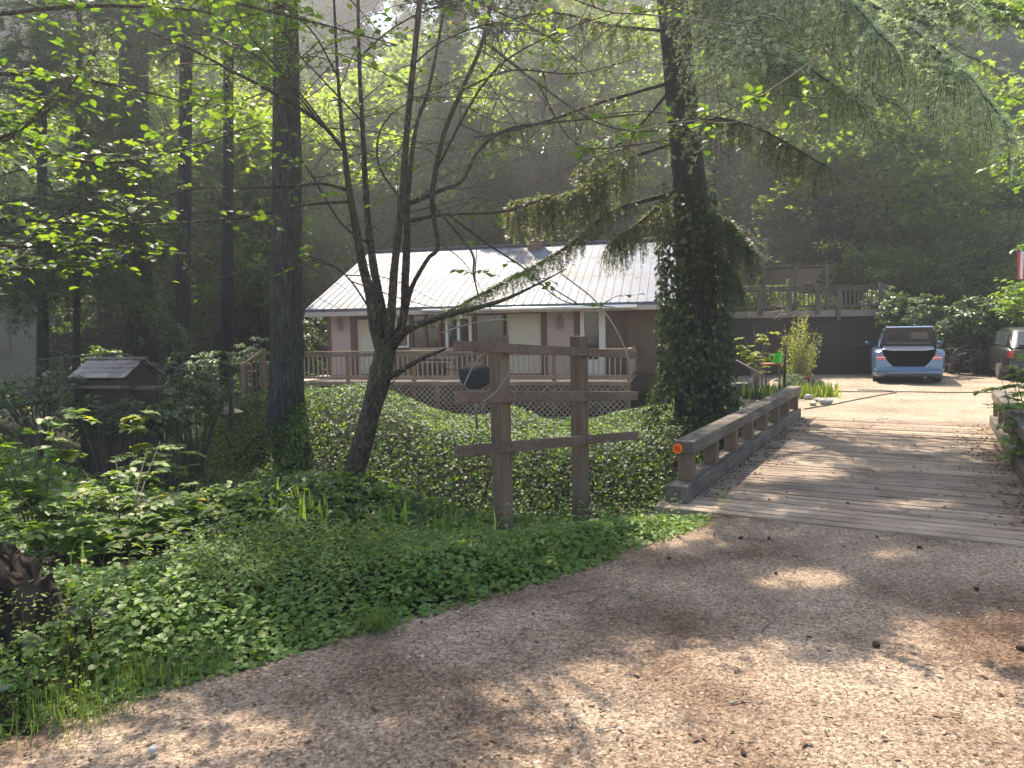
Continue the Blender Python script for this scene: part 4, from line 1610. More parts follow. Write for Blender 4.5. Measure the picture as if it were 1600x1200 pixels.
sp0 = G(28, 1000)
sp0 = np.array([P(18, 985, 3.75)[0], 3.75, 0.0])
st = empty('tree_stump', tuple(sp0))
tag(st, 'dark broken tree stump at the left edge of the road', 'tree stump')
mb = MB()
n1 = 26
rings = []
for (z, r_) in ((-.3, .31), (.0, .27), (.12, .24), (.36, .215), (.52, .2), (.6, .18)):
    ring_ = []
    for k in range(n1):
        a = 2 * math.pi * k / n1
        rr = r_ * (1 + .1 * math.sin(5 * a + 1) + .06 * math.sin(11 * a))
        zz = z
        if z > .5:
            zz = z + .07 * math.sin(2 * a + 1.9) + .03 * math.sin(7 * a) - (.2 if math.cos(a) > .35 else 0)
        ring_.append((rr * math.cos(a), rr * math.sin(a), zz))
    rings.append(ring_)
loft(mb, [np.array(q)[::-1] for q in rings], close=True)
ctop = [(x * .5, y * .5, z - .06) for x, y, z in rings[-1]]
loft(mb, [np.array(rings[-1])[::-1], np.array(ctop)[::-1]], close=True)
mb.add(ctop, [tuple(range(n1))])
mb.build('trunk', 'stump_bark', st)

cone_me = None
CN = [(1368, 1010, 'on the sunny gravel in the lower right', 1.25), (1436, 857, 'near the plank end of the bridge', 1.0), (1045, 874, 'just right of the ground cover', 1.0),
      (1202, 843, 'by the near bridge planks', 1.0), (1157, 842, 'between the ground cover and the bridge planks', 1.0), (1525, 922, 'in the shade near the right edge', 1.0),
      (1162, 1180, 'at the bottom edge of the gravel', .8), (1370, 840, 'lying at the edge of the bridge planks', .8), (1596, 1016, 'cut by the right edge of the road', 1.2),
      (1080, 823, 'close to the tip of the ground cover', .7), (1212, 897, 'in the middle of the shaded gravel', .7)]
for px, py, where, sc in CN:
    p = G(px, py)
    if cone_me is None:
        mb = MB()
        prof = [(-.03, .006), (-.024, .014), (-.012, .019), (0, .02), (.012, .0175), (.024, .011), (.032, .004)]
        mb.tube([(x, 0, .016) for x, r_ in prof], [r_ * .8 for x, r_ in prof], 10)
        for j, (x, r_) in enumerate(prof[:-1]):
            for k in range(8):
                a = 2 * math.pi * (k + .5 * (j % 2)) / 8
                c = np.array([x, r_ * math.cos(a), .016 + r_ * math.sin(a)])
                q = np.array([x + .009, r_ * 1.25 * math.cos(a), .016 + r_ * 1.25 * math.sin(a)])
                sd_ = np.array([0, -math.sin(a), math.cos(a)]) * .006
                mb.add([c - sd_, c + sd_, q + sd_ * .8, q - sd_ * .8], [(0, 1, 2, 3)])
        o = cone_me = mb.build('pine_cone', 'cone_brown')
    else:
        o = cone_me.copy()
        COL.objects.link(o)
    o.location = (p[0], p[1], 0.0)
    o.rotation_euler = (0, 0, rnd.random() * 6)
    o.scale = (sc * .6, sc * .6, sc * .6)
    tag(o, 'brown pine cone ' + where, 'pine cone', 'pine cones on the road')
for pts, lab in (([(1190, 990), (1200, 978), (1212, 972), (1206, 958)], 'brown forked twig on the dappled gravel'),
                 ([(1140, 1102), (1165, 1096), (1185, 1099)], 'curled pale strip of bark on the sunny gravel'),
                 ([(860, 935), (905, 925), (960, 918)], 'thin grey twig near the ground cover edge'),
                 ([(920, 945), (950, 930), (975, 921)], 'second grey twig crossing the thin one near the ground cover'),
                 ([(930, 1144), (962, 1139)], 'short pale stick on the gravel at the bottom')):
    pp = [G(x, y) + np.array([0, 0, .006 + rnd.random() * .006]) for x, y in pts]
    o = MB().tube(spline(pp, 5), np.linspace(.004, .0015, len(spline(pp, 5))), 6, wob=.2).build('twig', 'pale_twig' if 'pale' in lab else 'twig')
    tag(o, lab, 'twig', 'twigs on the road')

# ------------------------------------------------------------------ trees
def tree_root(name, pos, label, group=None, cat='tree'):
    o = empty(name, pos)
    return tag(o, label, cat, group)


def hill_xy(n_, x0, x1, y0, y1):
    return rng.uniform(x0, x1, n_), rng.uniform(y0, y1, n_)


def conifer_parts(root, seed, Hh, r0, z0, Rm, nb, per, mat='needles', spray=(0.3, 0.55), bark='dark_bark', lean=None, droop=0.28, cull=False, tube_n=7, hang=0.4, world_off=None):
    g = np.random.default_rng(seed)
    mb = MB()
    if lean is None:
        zz = np.array([-0.5, 0, 0.4, 1.2, Hh * .3, Hh * .6, Hh * .97])
        rr = r0 * np.array([1.45, 1.3, 1.12, 1.0, .82, .5, .05])
        path = np.stack([g.normal(0, .02, 7) * zz * .1, g.normal(0, .02, 7) * zz * .1, zz], axis=1)
    else:
        path, rr = lean
    mb.tube(path, rr, tube_n, wob=0.05)
    trunk = mb.build('trunk', bark, root)
    cxy = lambda z: np.stack([np.interp(z, path[:, 2], path[:, 0]), np.interp(z, path[:, 2], path[:, 1])], axis=-1)
    bz = z0 + (Hh * .97 - z0) * g.random(nb) ** 1.15
    az = g.random(nb) * 2 * np.pi
    tt = (bz - z0) / (Hh - z0)
    L = Rm * (1 - tt) ** .75 * g.uniform(.55, 1.05, nb) + .25
    base = np.concatenate([cxy(bz), bz[:, None]], axis=1)
    out = np.stack([np.cos(az), np.sin(az), np.zeros(nb)], axis=1)
    side = np.stack([-np.sin(az), np.cos(az), np.zeros(nb)], axis=1)
    up0 = g.uniform(-.15, .25, nb)
    mb = MB()
    for i in range(nb):
        t = np.linspace(0, 1, 5)
        q = base[i] + out[i] * (L[i] * t)[:, None]
        q[:, 2] += L[i] * (up0[i] * t - droop * t * t * 1.6)
        mb.tube(q, np.linspace(.012 + .013 * L[i], .006, 5), 4, cap=False)
    mb.build('branches', bark, root)
    n_ = per
    idx = g.choice(nb, n_, p=L / L.sum())
    t = g.uniform(.08, 1.03, n_) ** .75
    sd = g.normal(0, 1, n_)
    w = .3 * L[idx] * (1.08 - t) * sd
    pos = base[idx] + out[idx] * (L[idx] * t)[:, None] + side[idx] * w[:, None]
    hg = g.random(n_) ** 2 * hang
    pos[:, 2] += L[idx] * (up0[idx] * t - droop * t * t * 1.6) - hg - np.abs(w) * .25
    tan = out[idx] * g.uniform(.2, 1, n_)[:, None] + side[idx] * (np.sign(sd) * g.uniform(.1, 1., n_))[:, None]
    tan[:, 2] -= g.uniform(.1, .9, n_) + hg * 1.2
    nr = g.normal(0, .45, (n_, 3)) + np.array([0, 0, 1.0])
    sx = g.uniform(spray[0], spray[1], n_)
    val = np.clip(.12 + .55 * g.random(n_) + .3 * (g.random(nb)[idx] - .4), 0, .999)
    ok = np.ones(n_, bool)
    if cull:
        ok = cull_sun(pos + (np.array(root.location) if world_off is None else world_off), .12)
    leaves_mesh('crown', T_SPRAY, pos[ok], nr[ok], tan[ok], sx[ok], mat, sx[ok] * .55, root, val[ok])
    return trunk


def maple_parts(root, seed, Hh, Rm, nleaf, leaf=(.1, .17), mat='mapleleaf', z0=.25, stems=1, bark='dark_bark', nclump=60, flat=.5):
    g = np.random.default_rng(seed)
    mb = MB()
    tips = []
    for s_ in range(stems):
        ln = g.normal(0, .12, 2)
        top = np.array([ln[0] * Hh, ln[1] * Hh, Hh * .9])
        pth = spline([(0, 0, -.3), (ln[0] * Hh * .2, ln[1] * Hh * .2, Hh * .3), tuple(top * .65 + g.normal(0, .1, 3)), tuple(top)], 4)
        mb.tube(pth, np.linspace(.02 * Hh * (.8 if stems == 1 else .5), .02, len(pth)), 7, wob=.05)
        for k in range(9):
            a = g.uniform(.2, .95)
            b0_ = pth[int(a * (len(pth) - 1))]
            d = g.normal(0, 1, 3)
            d[2] = abs(d[2]) * .5 + .1
            d /= np.linalg.norm(d)
            ll = Rm * g.uniform(.5, 1.0)
            q = spline([b0_, b0_ + d * ll * .5 + np.array([0, 0, .1 * ll]), b0_ + d * ll], 3)
            mb.tube(q, np.linspace(.035, .008, len(q)), 4, cap=False)
            tips += [q[-1], q[len(q) // 2]]
    mb.build('trunk', bark, root)
    n1 = nclump
    u_ = rdir(n1)
    c = u_ * (g.random(n1) ** .4)[:, None] * np.array([Rm, Rm, Hh * (1 - z0) / 2]) + np.array([0, 0, Hh * (z0 + (1 - z0) / 2)])
    c = np.vstack([c, np.array(tips)])
    idx = g.integers(0, len(c), nleaf)
    pos = c[idx] + g.normal(0, 1, (nleaf, 3)) * np.array([.42, .42, .2]) * Rm * .3
    nr = g.normal(0, flat, (nleaf, 3)) + np.array([0, 0, 1.0])
    tan = g.normal(0, 1, (nleaf, 3))
    val = np.clip(g.random(len(c))[idx] * .5 + .5 * g.random(nleaf), 0, .999)
    sx = g.uniform(leaf[0], leaf[1], nleaf)
    leaves_mesh('crown', T_FOLD, pos, nr, tan, sx, mat, sx * 1.25, root, val)


def copy_tree(src, pos, rz, sc, label, group):
    r_ = src.copy()
    COL.objects.link(r_)
    r_.location = tuple(pos)
    r_.rotation_euler = (0, 0, rz)
    r_.scale = (sc, sc, sc)
    r_['label'] = label
    if group:
        r_['group'] = group
    for ch in src.children:
        c = ch.copy()
        COL.objects.link(c)
        c.parent = r_
    return r_


# forest on the slope behind the house
cands = []
y = 36.0
g = np.random.default_rng(21)
while y < 84:
    stp = 4.1 + (y - 36) * .06
    x = -(.74 * y + 5)
    while x < .74 * y + 5:
        xx, yy = x + g.uniform(-1.5, 1.5), y + g.uniform(-1.6, 1.6)
        x += stp * g.uniform(.9, 1.4)
        if yy - hill_line(xx) < 1.2:
            continue
        cands.append((xx, yy))
    y += stp * .95
# rows close behind the buildings
for x in np.arange(4, 26, 2.6):
    cands.append((x + g.uniform(-.6, .6), float(hill_line(x)) + 2.2 + g.uniform(-.5, 1.2)))
    cands.append((x + g.uniform(-.6, .6), float(hill_line(x)) + 5.2 + g.uniform(-.5, 1.2)))
fir_proto, map_proto = [], []
CON = ['tall dark conifer with drooping boughs on the forested slope behind the house', 'slim grey green conifer on the forested slope behind the house', 'broad drooping conifer on the forested slope behind the house']
MAP = ['sunlit yellow green maple among the conifers on the slope', 'low bushy maple on the forested slope behind the buildings']
MPX = [(665, 130, 40, 1.3), (620, 210, 38, 1.1), (720, 230, 37, 1.0), (510, 240, 37, .95), (545, 160, 42, 1.0), (265, 250, 40, 1.0), (330, 310, 36, .9), (400, 300, 37, .9),
       (255, 330, 36, .8), (450, 380, 34, .8), (1400, 215, 31, .7), (1310, 170, 36, .9), (150, 220, 38, .9), (60, 120, 42, 1.0), (1230, 130, 40, 1.0), (985, 60, 42, 1.1)]
kinds = [0, 1, 2]
n_c = [0, 0, 0]
specs = [dict(Hh=19, r0=.27, z0=1.2, Rm=3.3, nb=75, per=11000, spray=(.35, .7)), dict(Hh=16, r0=.2, z0=.8, Rm=2.3, nb=65, per=8000, spray=(.35, .65)), dict(Hh=14, r0=.24, z0=.6, Rm=3.4, nb=60, per=9000, spray=(.35, .75))]
protos = {}
GRPC, GRPM = 'conifers on the slope behind the house', 'maples on the slope behind the house'
for i, (x, y) in enumerate(cands):
    z = float(H(x, y)) - .1
    front = y - float(hill_line(x))
    is_map = g.random() < (.75 if front < 11 else .45)
    sc = g.uniform(.8, 1.15)
    # keep the low sun free to reach the roof
    if -25 < x < 15 and y < 61:
        lim = (y - 27) * 1.4 + 4 - z
        if front > 4:
            lim = min(lim, max((y - 37.5) * 1.25 + 4.5 - z, 3.2))
        sc = min(sc, max(.3, lim / (9 if is_map else 16)))
        if front < 10 or (y < 64 and g.random() < .6):
            is_map = True
        if is_map and front >= 10:
            sc *= g.uniform(1.0, 1.35)
    if x >= 4 and front < 9:
        is_map = True
        sc = min(sc, .85)
    if is_map:
        k = int(g.integers(0, 2)) if not (x >= 4 and front < 9) else 1
        key = ('m', k)
        if front < 9:
            sc *= .8
        if key not in protos:
            r_ = tree_root('maple_tree', (x, y, z), MAP[k], GRPM)
            maple_parts(r_, 100 + k, 8 if k == 0 else 6, 3.2 if k == 0 else 2.9, 7500 if k == 0 else 6500, (.16, .3), stems=1 if k == 0 else 3, nclump=60, mat='mapleleaf' if k == 0 else 'shaded_leaf')
            r_.scale = (sc,) * 3
            protos[key] = r_
        else:
            copy_tree(protos[key], (x, y, z), g.random() * 6.28, sc, MAP[k], GRPM)
    else:
        if y > 62:
            sc *= 1.75
        k = int(g.choice([0, 1, 2], p=[.4, .3, .3]))
        key = ('c', k)
        if front < 9:
            sc *= .7
        if key not in protos:
            r_ = tree_root('conifer_tree', (x, y, z), CON[k], GRPC)
            conifer_parts(r_, 200 + k, **specs[k])
            r_.scale = (sc,) * 3
            protos[key] = r_
        else:
            copy_tree(protos[key], (x, y, z), g.random() * 6.28, sc, CON[k], GRPC)
zz_ = float(H(.9, 37.6)) - .2
for xq in (4.2, 7.2):  # conifers added to shade the roof deck of the block building
    copy_tree(protos[('c', 1)], (xq, 30.6 + .3 * math.sin(xq * 5), float(H(xq, 30.6)) - .2), xq, .68 + .05 * math.sin(xq * 3), CON[1], GRPC)
for xq, yq, sq in ((1.6, 34.0, 1.15), (3.1, 34.7, 1.05)):  # conifers added so their shadow falls on the upper right roof
    copy_tree(protos[('c', 1)], (xq, yq, float(H(xq, yq)) - .2), xq, sq, CON[1], GRPC)
copy_tree(protos[('c', 1)], (.9, 37.6, zz_), 1.0, 1.1, CON[1], GRPC)  # another conifer added to shade the upper right roof
copy_tree(protos[('c', 1)], (2.6, 38.6, float(H(2.6, 38.6)) - .2), 2.0, 1.0, CON[1], GRPC)
for px, py, d, sc in MPX:
    p = P(px, py, d)
    z = p[2] - 5 * sc
    zg = float(H(p[0], p[1]))
    sc = min(1.45, max(sc, (p[2] - zg) / 5.2))
    z = p[2] - 5 * sc
    copy_tree(protos[('m', 0)], (p[0], p[1], max(zg - .2, min(z, zg + .3))), g.random() * 6, sc, MAP[0], GRPM)

# undergrowth on the slope
n_ = 40000
x = rng.uniform(-48, 48, n_)
y = rng.uniform(26.5, 75, n_)
ok = (y > hill_line(x) + .3) & (np.abs(x) < .74 * y + 3)
x, y = x[ok], y[ok]
z = H(x, y)
cl = vnoise(x, y, 5, .9)
pos = np.stack([x, y, z + .1 + cl * 1.3 * rng.random(len(x))], axis=1)
nr = Hn(x, y) * .5 + rng.normal(0, .4, (len(x), 3)) + np.array([0, -.1, .7])
o = leaves_mesh('undergrowth', T_FOLD, pos, nr, rdir(len(x)), rng.uniform(.18, .4, len(x)), 'mapleleaf', None, None, np.clip(cl * .6 + rng.random(len(x)) * .5, 0, .999))
tag(o, 'dense leafy undergrowth covering the slope under the trees', 'undergrowth', kind='stuff')


# ------------------------------------------------------------------ single firs left of the house
def px_trunk(pts, d, top_h, nrm_off):
    """trunk path through photo pixels [(px,py,halfwidth_px)] at distance d, continued to top_h; local to the base point"""
    w = np.array([P(a, b, d) for a, b, c in pts])
    r_ = np.array([c for a, b, c in pts]) * d / F
    dirn = (w[-1] - w[0]) / np.linalg.norm(w[-1] - w[0])
    extra = []
    er = []
    for h in np.linspace(w[-1][2] + 2, top_h, 6):
        q = w[-1] + (w[-1] - w[-2]) / max(1e-6, (w[-1][2] - w[-2][2])) * (h - w[-1][2])
        extra.append(q)
        er.append(r_[-1] * (1 - (h - w[-1][2]) / (top_h - w[-1][2] + .01)) + .02)
    return np.vstack([w, extra]) - nrm_off, np.concatenate([r_, er])


def big_fir(name, label, pts, d, top_h, z0, Rm, nb, per, seed, bark='fir_bark', spray=(.2, .42), cull=True, n=14):
    b = P(pts[0][0], pts[0][1], d)
    root = tree_root(name, tuple(b), label)
    pth, rr = px_trunk(pts, d, top_h, b)
    # denser rings low down so that the bark can wobble
    zz = np.concatenate([np.linspace(pth[0, 2] - .6, pth[0, 2] + 5, 22), np.linspace(pth[0, 2] + 5.6, pth[-1, 2], 14)])
    pp = np.stack([np.interp(zz, pth[:, 2], pth[:, 0]), np.interp(zz, pth[:, 2], pth[:, 1]), zz], axis=1)
    r2 = np.interp(zz, pth[:, 2], rr)
    conifer_parts(root, seed, top_h - b[2], .3, z0 - b[2], Rm, nb, per, lean=(pp, r2), bark=bark, spray=spray, cull=cull, tube_n=n, hang=.7)
    return root, pth, rr, b


big_fir('fir_tree', 'large fir with furrowed grey bark standing alone at the left end of the deck',
        [(447, 655, 31), (448, 610, 27), (448, 500, 25), (448, 300, 22.5), (447, 0, 18)], 17.0, 27, 9.4, 3.0, 60, 15000, 31)
big_fir('fir_tree', 'thick dark fir with a flared base behind the well house',
        [(221, 585, 28), (219, 540, 24), (214, 430, 22), (210, 200, 21), (208, 0, 20)], 21.0, 27, 10.5, 3.0, 60, 15000, 32, 'dark_bark')
big_fir('fir_tree', 'slender dark fir right of the thick one with the flared base',
        [(283, 590, 16), (284, 540, 13), (288, 300, 10), (292, 0, 8.5)], 26.0, 24, 11.5, 2.4, 50, 11000, 33, 'dark_bark', (.25, .45), True, 10)
big_fir('fir_tree', 'slender dark fir between the lone fir and the garden path, farther back',
        [(356, 585, 14), (355, 540, 11), (356, 300, 8), (358, 0, 7)], 28.0, 24, 12, 2.4, 50, 11000, 34, 'dark_bark', (.25, .45), True, 10)
big_fir('fir_tree', 'thin dark fir at the corner of the cream cottage',
        [(66, 590, 9), (67, 500, 8), (66, 300, 7), (64, 0, 6)], 18.0, 18, 3.1, 2.8, 60, 16000, 35, 'dark_bark', (.2, .4), True, 9)
big_fir('fir_tree', 'thinnest dark fir between the cottage and the thick fir',
        [(119, 590, 6), (120, 500, 5), (122, 300, 4.5), (124, 0, 4)], 18.5, 16, 3.4, 2.2, 45, 11000, 36, 'dark_bark', (.2, .4), True, 8)
big_fir('fir_tree', 'dark fir rising behind the house roof near its left end',
        [(690, 420, 14), (690, 300, 12), (692, 150, 10), (694, 0, 8)], 36.0, 22, 7, 2.6, 70, 16000, 37, 'dark_bark', (.28, .5), False, 8)

# ------------------------------------------------------------------ ivy clad fir in front of the house corner
root, pth, rr, ib = big_fir('ivy_clad_fir', 'massive dark fir wrapped in ivy between the house and the bridge',
                            [(1094, 650, 40), (1093, 600, 34), (1088, 450, 29), (1074, 250, 25), (1050, 0, 22)], 14.3, 26, 13, 2.8, 40, 9000, 41, 'dark_bark')
ivyfir = root
n_ = 9500
zz = rng.uniform(-.7, 4.6, n_) * (1 - .25 * rng.random(n_))
an = rng.random(n_) * 2 * np.pi
cxz = np.stack([np.interp(zz, pth[:, 2], pth[:, 0]), np.interp(zz, pth[:, 2], pth[:, 1]), zz], axis=1) + ib
bulge = .1 + .26 * vnoise(an * 1.1, zz * 1.0, 4, 1.3) + .3 * np.exp(-((zz + .5) / 1.1) ** 2) * (.4 + .6 * (np.cos(an - np.pi) > -.2)) + .14 * (np.cos(an - np.pi * 1.05) > .5)
rad = np.interp(zz, pth[:, 2], rr) + bulge * rng.uniform(.55, 1.1, n_)
o3 = np.stack([np.cos(an), np.sin(an), np.zeros(n_)], axis=1)
pos = cxz + o3 * rad[:, None]
keep = rng.random(n_) < np.clip(1.25 - (zz / 4.8), .1, 1) * np.clip(2.2 * vnoise(an * 1.3, zz, 8, 1.6), .12, 1)
ns = o3 + rng.normal(0, .4, (n_, 3)) + np.array([0, 0, .35])
tn = rng.normal(0, .5, (n_, 3)) + np.array([0, 0, -1.0])
o = leaves_mesh('climbing_ivy', T_IVY, pos[keep], ns[keep], tn[keep], rng.uniform(.06, .115, n_)[keep], 'ivy_shaded')
tag(o, 'thick ivy climbing the massive fir in front of the house corner', 'ivy')


# boughs: an arching limb with hanging strands of needles
def bough(root, ctrl, n_str, strand=(.25, .8), spread=.35, mat='needles', r0=.035, spray=.1, gap=.035, t0=.12, vlo=0., vhi=1., cull=False, down=1.0):
    off_ = np.array(root.location)
    pts = np.array([P(*c) for c in ctrl])
    sp = spline(pts, 8)
    mb = MB()
    mb.tube(sp - off_, np.linspace(r0, r0 * .25, len(sp)), 6, cap=False, wob=.15)
    L = np.linalg.norm(np.diff(sp, axis=0), axis=1).sum()
    PP, TT, NN, VV = [], [], [], []
    t_ = np.gradient(sp, axis=0)
    t_ /= np.linalg.norm(t_, axis=1)[:, None]
    for k in range(n_str):
        f = rng.uniform(t0, 1) ** .85
        i = f * (len(sp) - 1)
        i0 = int(min(i, len(sp) - 2))
        p = sp[i0] + (sp[i0 + 1] - sp[i0]) * (i - i0)
        td = t_[i0]
        sd_ = np.cross(td, [0, 0, 1.0])
        sd_ /= np.linalg.norm(sd_) + 1e-6
        sgn = rng.choice([-1, 1])
        ln = rng.uniform(*strand) * (1.1 - .4 * f)
        latv = sd_ * sgn * rng.uniform(.1, 1) * spread + td * rng.uniform(.1, .6) * spread
        m_ = max(4, int(ln / gap))
        s_ = np.linspace(0, 1, m_)
        q = p + latv * (1 - (1 - s_) ** 2)[:, None] * (ln * 1.2) ** .5
        q[:, 2] -= down * ln * s_ ** 1.6
        if k % 2 == 0:
            mb.tube(q[::max(1, m_ // 5)] - off_, .004, 3, cap=False)
        tq = np.gradient(q, axis=0)
        tq /= np.linalg.norm(tq, axis=1)[:, None] + 1e-6
        for rep in (-1, 1):
            w = np.cross(tq, rdir(1)[0])
            PP.append(q + rng.normal(0, .012, q.shape))
            TT.append(tq * .8 + w * rep * rng.uniform(.4, .9, (m_, 1)) + rng.normal(0, .15, q.shape))
            NN.append(rng.normal(0, .6, q.shape) + np.array([0, -.2, .8]))
            VV.append(np.clip(rng.uniform(vlo, vhi) + rng.normal(0, .12, m_), 0, .999))
    PP, TT, NN, VV = map(np.concatenate, (PP, TT, NN, VV))
    if cull:
        ok = cull_sun(PP, .15)
        PP, TT, NN, VV = PP[ok], TT[ok], NN[ok], VV[ok]
    b_ = mb.build('bough', 'dark_bark', root)
    sz = rng.uniform(.7, 1.3, len(PP)) * spray
    leaves_mesh('foliage', T_SPRAY, PP - off_, NN, TT, sz, mat, sz * .55, b_, VV)
    return b_


B = ivyfir
bough(B, [(1055, 60, 14.3), (1190, 70, 11.5), (1330, 150, 9.6)], 150, (.3, 1.0), .5, 'sunlit_needles', cull=True)
bough(B, [(1052, -60, 14.3), (1250, -40, 10.8), (1400, 30, 9), (1500, 110, 8)], 170, (.3, 1.1), .5, 'sunlit_needles', cull=True)
bough(B, [(1056, -20, 14.3), (1130, -10, 12), (1200, 60, 10.5), (1230, 110, 9.9)], 120, (.3, .9), .45, 'sunlit_needles', cull=True)
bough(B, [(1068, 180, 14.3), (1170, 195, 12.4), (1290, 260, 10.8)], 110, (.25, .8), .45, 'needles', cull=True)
bough(B, [(1060, -130, 14.3), (1150, -90, 11), (1290, -30, 9.2), (1380, 60, 8.4)], 140, (.3, 1.0), .5, 'sunlit_needles', cull=True)
bough(B, [(1090, -40, 14.3), (1320, 10, 11), (1480, 90, 9.6), (1570, 190, 9)], 130, (.3, .9), .5, 'sunlit_needles', cull=True)
for k in range(36):
    xe, ye = rng.uniform(1110, 1590), rng.uniform(-30, 215)
    de = rng.uniform(8.6, 12.5)
    xm = 1060 + (xe - 1060) * .55
    bough(B, [(1056, -150 + .5 * ye, 14.3), (xm, -110 + .55 * ye + rng.uniform(-20, 20), (14.3 + de) / 2 + .3), (xe, ye, de)], 85, (.15, .6), 1.0, 'sunlit_needles', r0=.014, cull=True, t0=.3, down=.7)
bough(B, [(1045, 130, 14.3), (940, 160, 13.4), (833, 196, 12.4), (740, 215, 11.8)], 90, (.15, .5), .4, 'needles', spray=.09)
bough(B, [(1050, 225, 14.3), (945, 262, 13.7), (900, 300, 13.2), (800, 316, 12.4)], 300, (.3, .95), .4, 'needles', vlo=.3, vhi=1)
bough(B, [(1060, 300, 14.3), (960, 330, 13.7), (880, 390, 13.2), (800, 435, 12.4), (690, 492, 11.6)], 560, (.1, .42), .8, 'needles', r0=.045, spray=.07, vhi=.35, down=.6)
bough(B, [(1060, 290, 14.3), (1010, 340, 13.8), (960, 375, 13.4)], 230, (.25, .8), .5, 'needles', vlo=.4, spray=.08)
bough(B, [(1056, 50, 14.3), (960, 40, 13.3), (860, 20, 12.3), (760, 40, 11.6)], 90, (.2, .7), .4, 'needles')
bough(B, [(1066, 120, 14.3), (980, 215, 13.5), (900, 262, 13)], 70, (.2, .6), .4, 'needles')
bough(B, [(1090, 330, 14.2), (1135, 345, 13.8), (1165, 385, 13.4)], 130, (.3, .9), .6, 'needles', vhi=.3, r0=.02)
bough(B, [(1088, 400, 14.2), (1125, 405, 13.8), (1150, 440, 13.5)], 90, (.3, .7), .5, 'needles', vhi=.3, r0=.02)

# ------------------------------------------------------------------ the many stemmed tree in front
D0 = 7.0
mt0 = P(530, 835, D0)
mt = tree_root('hazel_tree', (mt0[0], mt0[1], float(H(mt0[0], mt0[1]))), 'leaning many stemmed tree with dark bark in front of the house')
MO = np.array(mt.location)
STEMS = []          # world paths with radii, used for twigs too


def stem(ctrl, wid, name='limb', mat='stem_bark', n=9, parent=None, keep=True, wob=.07):
    pts = np.array([P(a, b, d) for a, b, d in ctrl])
    sp = spline(pts, 6)
    wr = np.interp(np.linspace(0, 1, len(sp)), np.linspace(0, 1, len(wid)), wid) * (.95 if name == 'trunk' else .82) * np.array([p[1] for p in sp]) / F / 2
    MB().tube(sp - MO, wr, n, wob=wob).build(name, mat, parent or mt)
    if keep:
        STEMS.append(sp)
    return sp


stem([(519, 870, 7), (530, 825, 7), (556, 730, 7), (580, 640, 7), (596, 580, 7), (606, 530, 7)], [46, 40, 35, 33, 38, 34], 'trunk', n=14, keep=False)
stem([(600, 560, 7), (588, 520, 6.97), (578, 460, 6.95), (566, 410, 6.9), (548, 310, 6.8), (538, 235, 6.7), (528, 120, 6.6), (520, -40, 6.5)], [26, 23, 20, 17, 13, 9, 6, 4])
stem([(606, 545, 7), (600, 500, 7.1), (588, 440, 7.2), (577, 370, 7.3), (571, 290, 7.4), (566, 190, 7.5), (561, 90, 7.6), (559, -40, 7.7)], [22, 18, 16, 14, 11, 9, 7, 5])
stem([(606, 545, 7), (612, 480, 6.9), (618, 400, 6.9), (628, 315, 6.85), (636, 200, 6.8), (646, 100, 6.7), (660, -40, 6.6)], [24, 17, 15, 13, 12, 11, 10])
stem([(614, 540, 7.1), (630, 500, 7.15), (633, 440, 7.2), (636, 370, 7.25), (637, 310, 7.3), (650, 200, 7.4), (672, 130, 7.5), (700, -20, 7.7)], [22, 17, 15, 14, 10, 8, 6, 4])
stem([(634, 480, 7.15), (645, 445, 7.1), (668, 405, 7.0), (684, 385, 7), (676, 325, 7), (679, 275, 7), (695, 205, 7), (722, 140, 7), (754, 65, 7), (775, -30, 7)], [12, 9, 8, 8, 10, 10, 9, 8, 7, 5])
stem([(608, 545, 7), (640, 513, 6.8), (708, 490, 6.6), (780, 471, 6.4), (836, 446, 6.3), (885, 420, 6.4)], [22, 15, 11, 8, 4, 2])
stem([(600, 595, 7), (625, 580, 6.85), (660, 560, 6.7), (697, 545, 6.6)], [14, 11, 8, 4])
stem([(640, 318, 7), (690, 297, 7.1), (722, 282, 7.2), (750, 233, 7.3), (800, 200, 7.4), (900, 188, 7.5), (1000, 178, 7.3)], [9, 8, 7, 6, 5, 4, 3])
stem([(640, 345, 7.1), (665, 340, 7.2), (700, 335, 7.3), (790, 330, 7.5), (880, 300, 7.6)], [9, 7, 5, 4, 2])
stem([(543, 297, 6.8), (505, 287, 6.7), (467, 290, 6.6), (400, 293, 6.4), (300, 296, 6.1), (200, 330, 5.8)], [6, 5, 5, 4, 3, 2])
stem([(550, 315, 6.8), (480, 320, 6.7), (380, 340, 6.5), (250, 350, 6.2), (100, 355, 5.9)], [6, 5, 4, 3, 2])
stem([(538, 235, 6.7), (500, 192, 6.6), (433, 148, 6.4), (367, 113, 6.2), (300, 78, 6.0), (235, 50, 5.8)], [8, 8, 7, 6, 4, 3])
stem([(500, 192, 6.6), (440, 120, 6.6), (380, 75, 6.6), (300, 50, 6.6)], [5, 4, 3, 2])
stem([(540, 240, 6.7), (480, 160, 6.4), (420, 90, 6.1), (380, 40, 5.9), (350, -40, 5.7)], [5, 4, 3, 2, 2])
stem([(575, 380, 7.2), (530, 345, 7.3), (470, 250, 7.5), (420, 235, 7.6)], [6, 4, 3, 2])
stem([(588, 500, 7), (540, 430, 6.8), (480, 400, 6.6), (380, 390, 6.4)], [4, 3, 2, 1.5])
stem([(676, 320, 7), (735, 390, 6.6), (740, 430, 6.4), (752, 480, 6.2)], [5, 5, 4, 2])
stem([(679, 270, 7), (760, 125, 6.7), (850, 60, 6.5), (960, 20, 6.3)], [5, 4, 3, 2])
stem([(628, 315, 6.9), (590, 250, 7.4), (610, 180, 7.5), (720, 120, 7.6)], [5, 4, 3, 2])
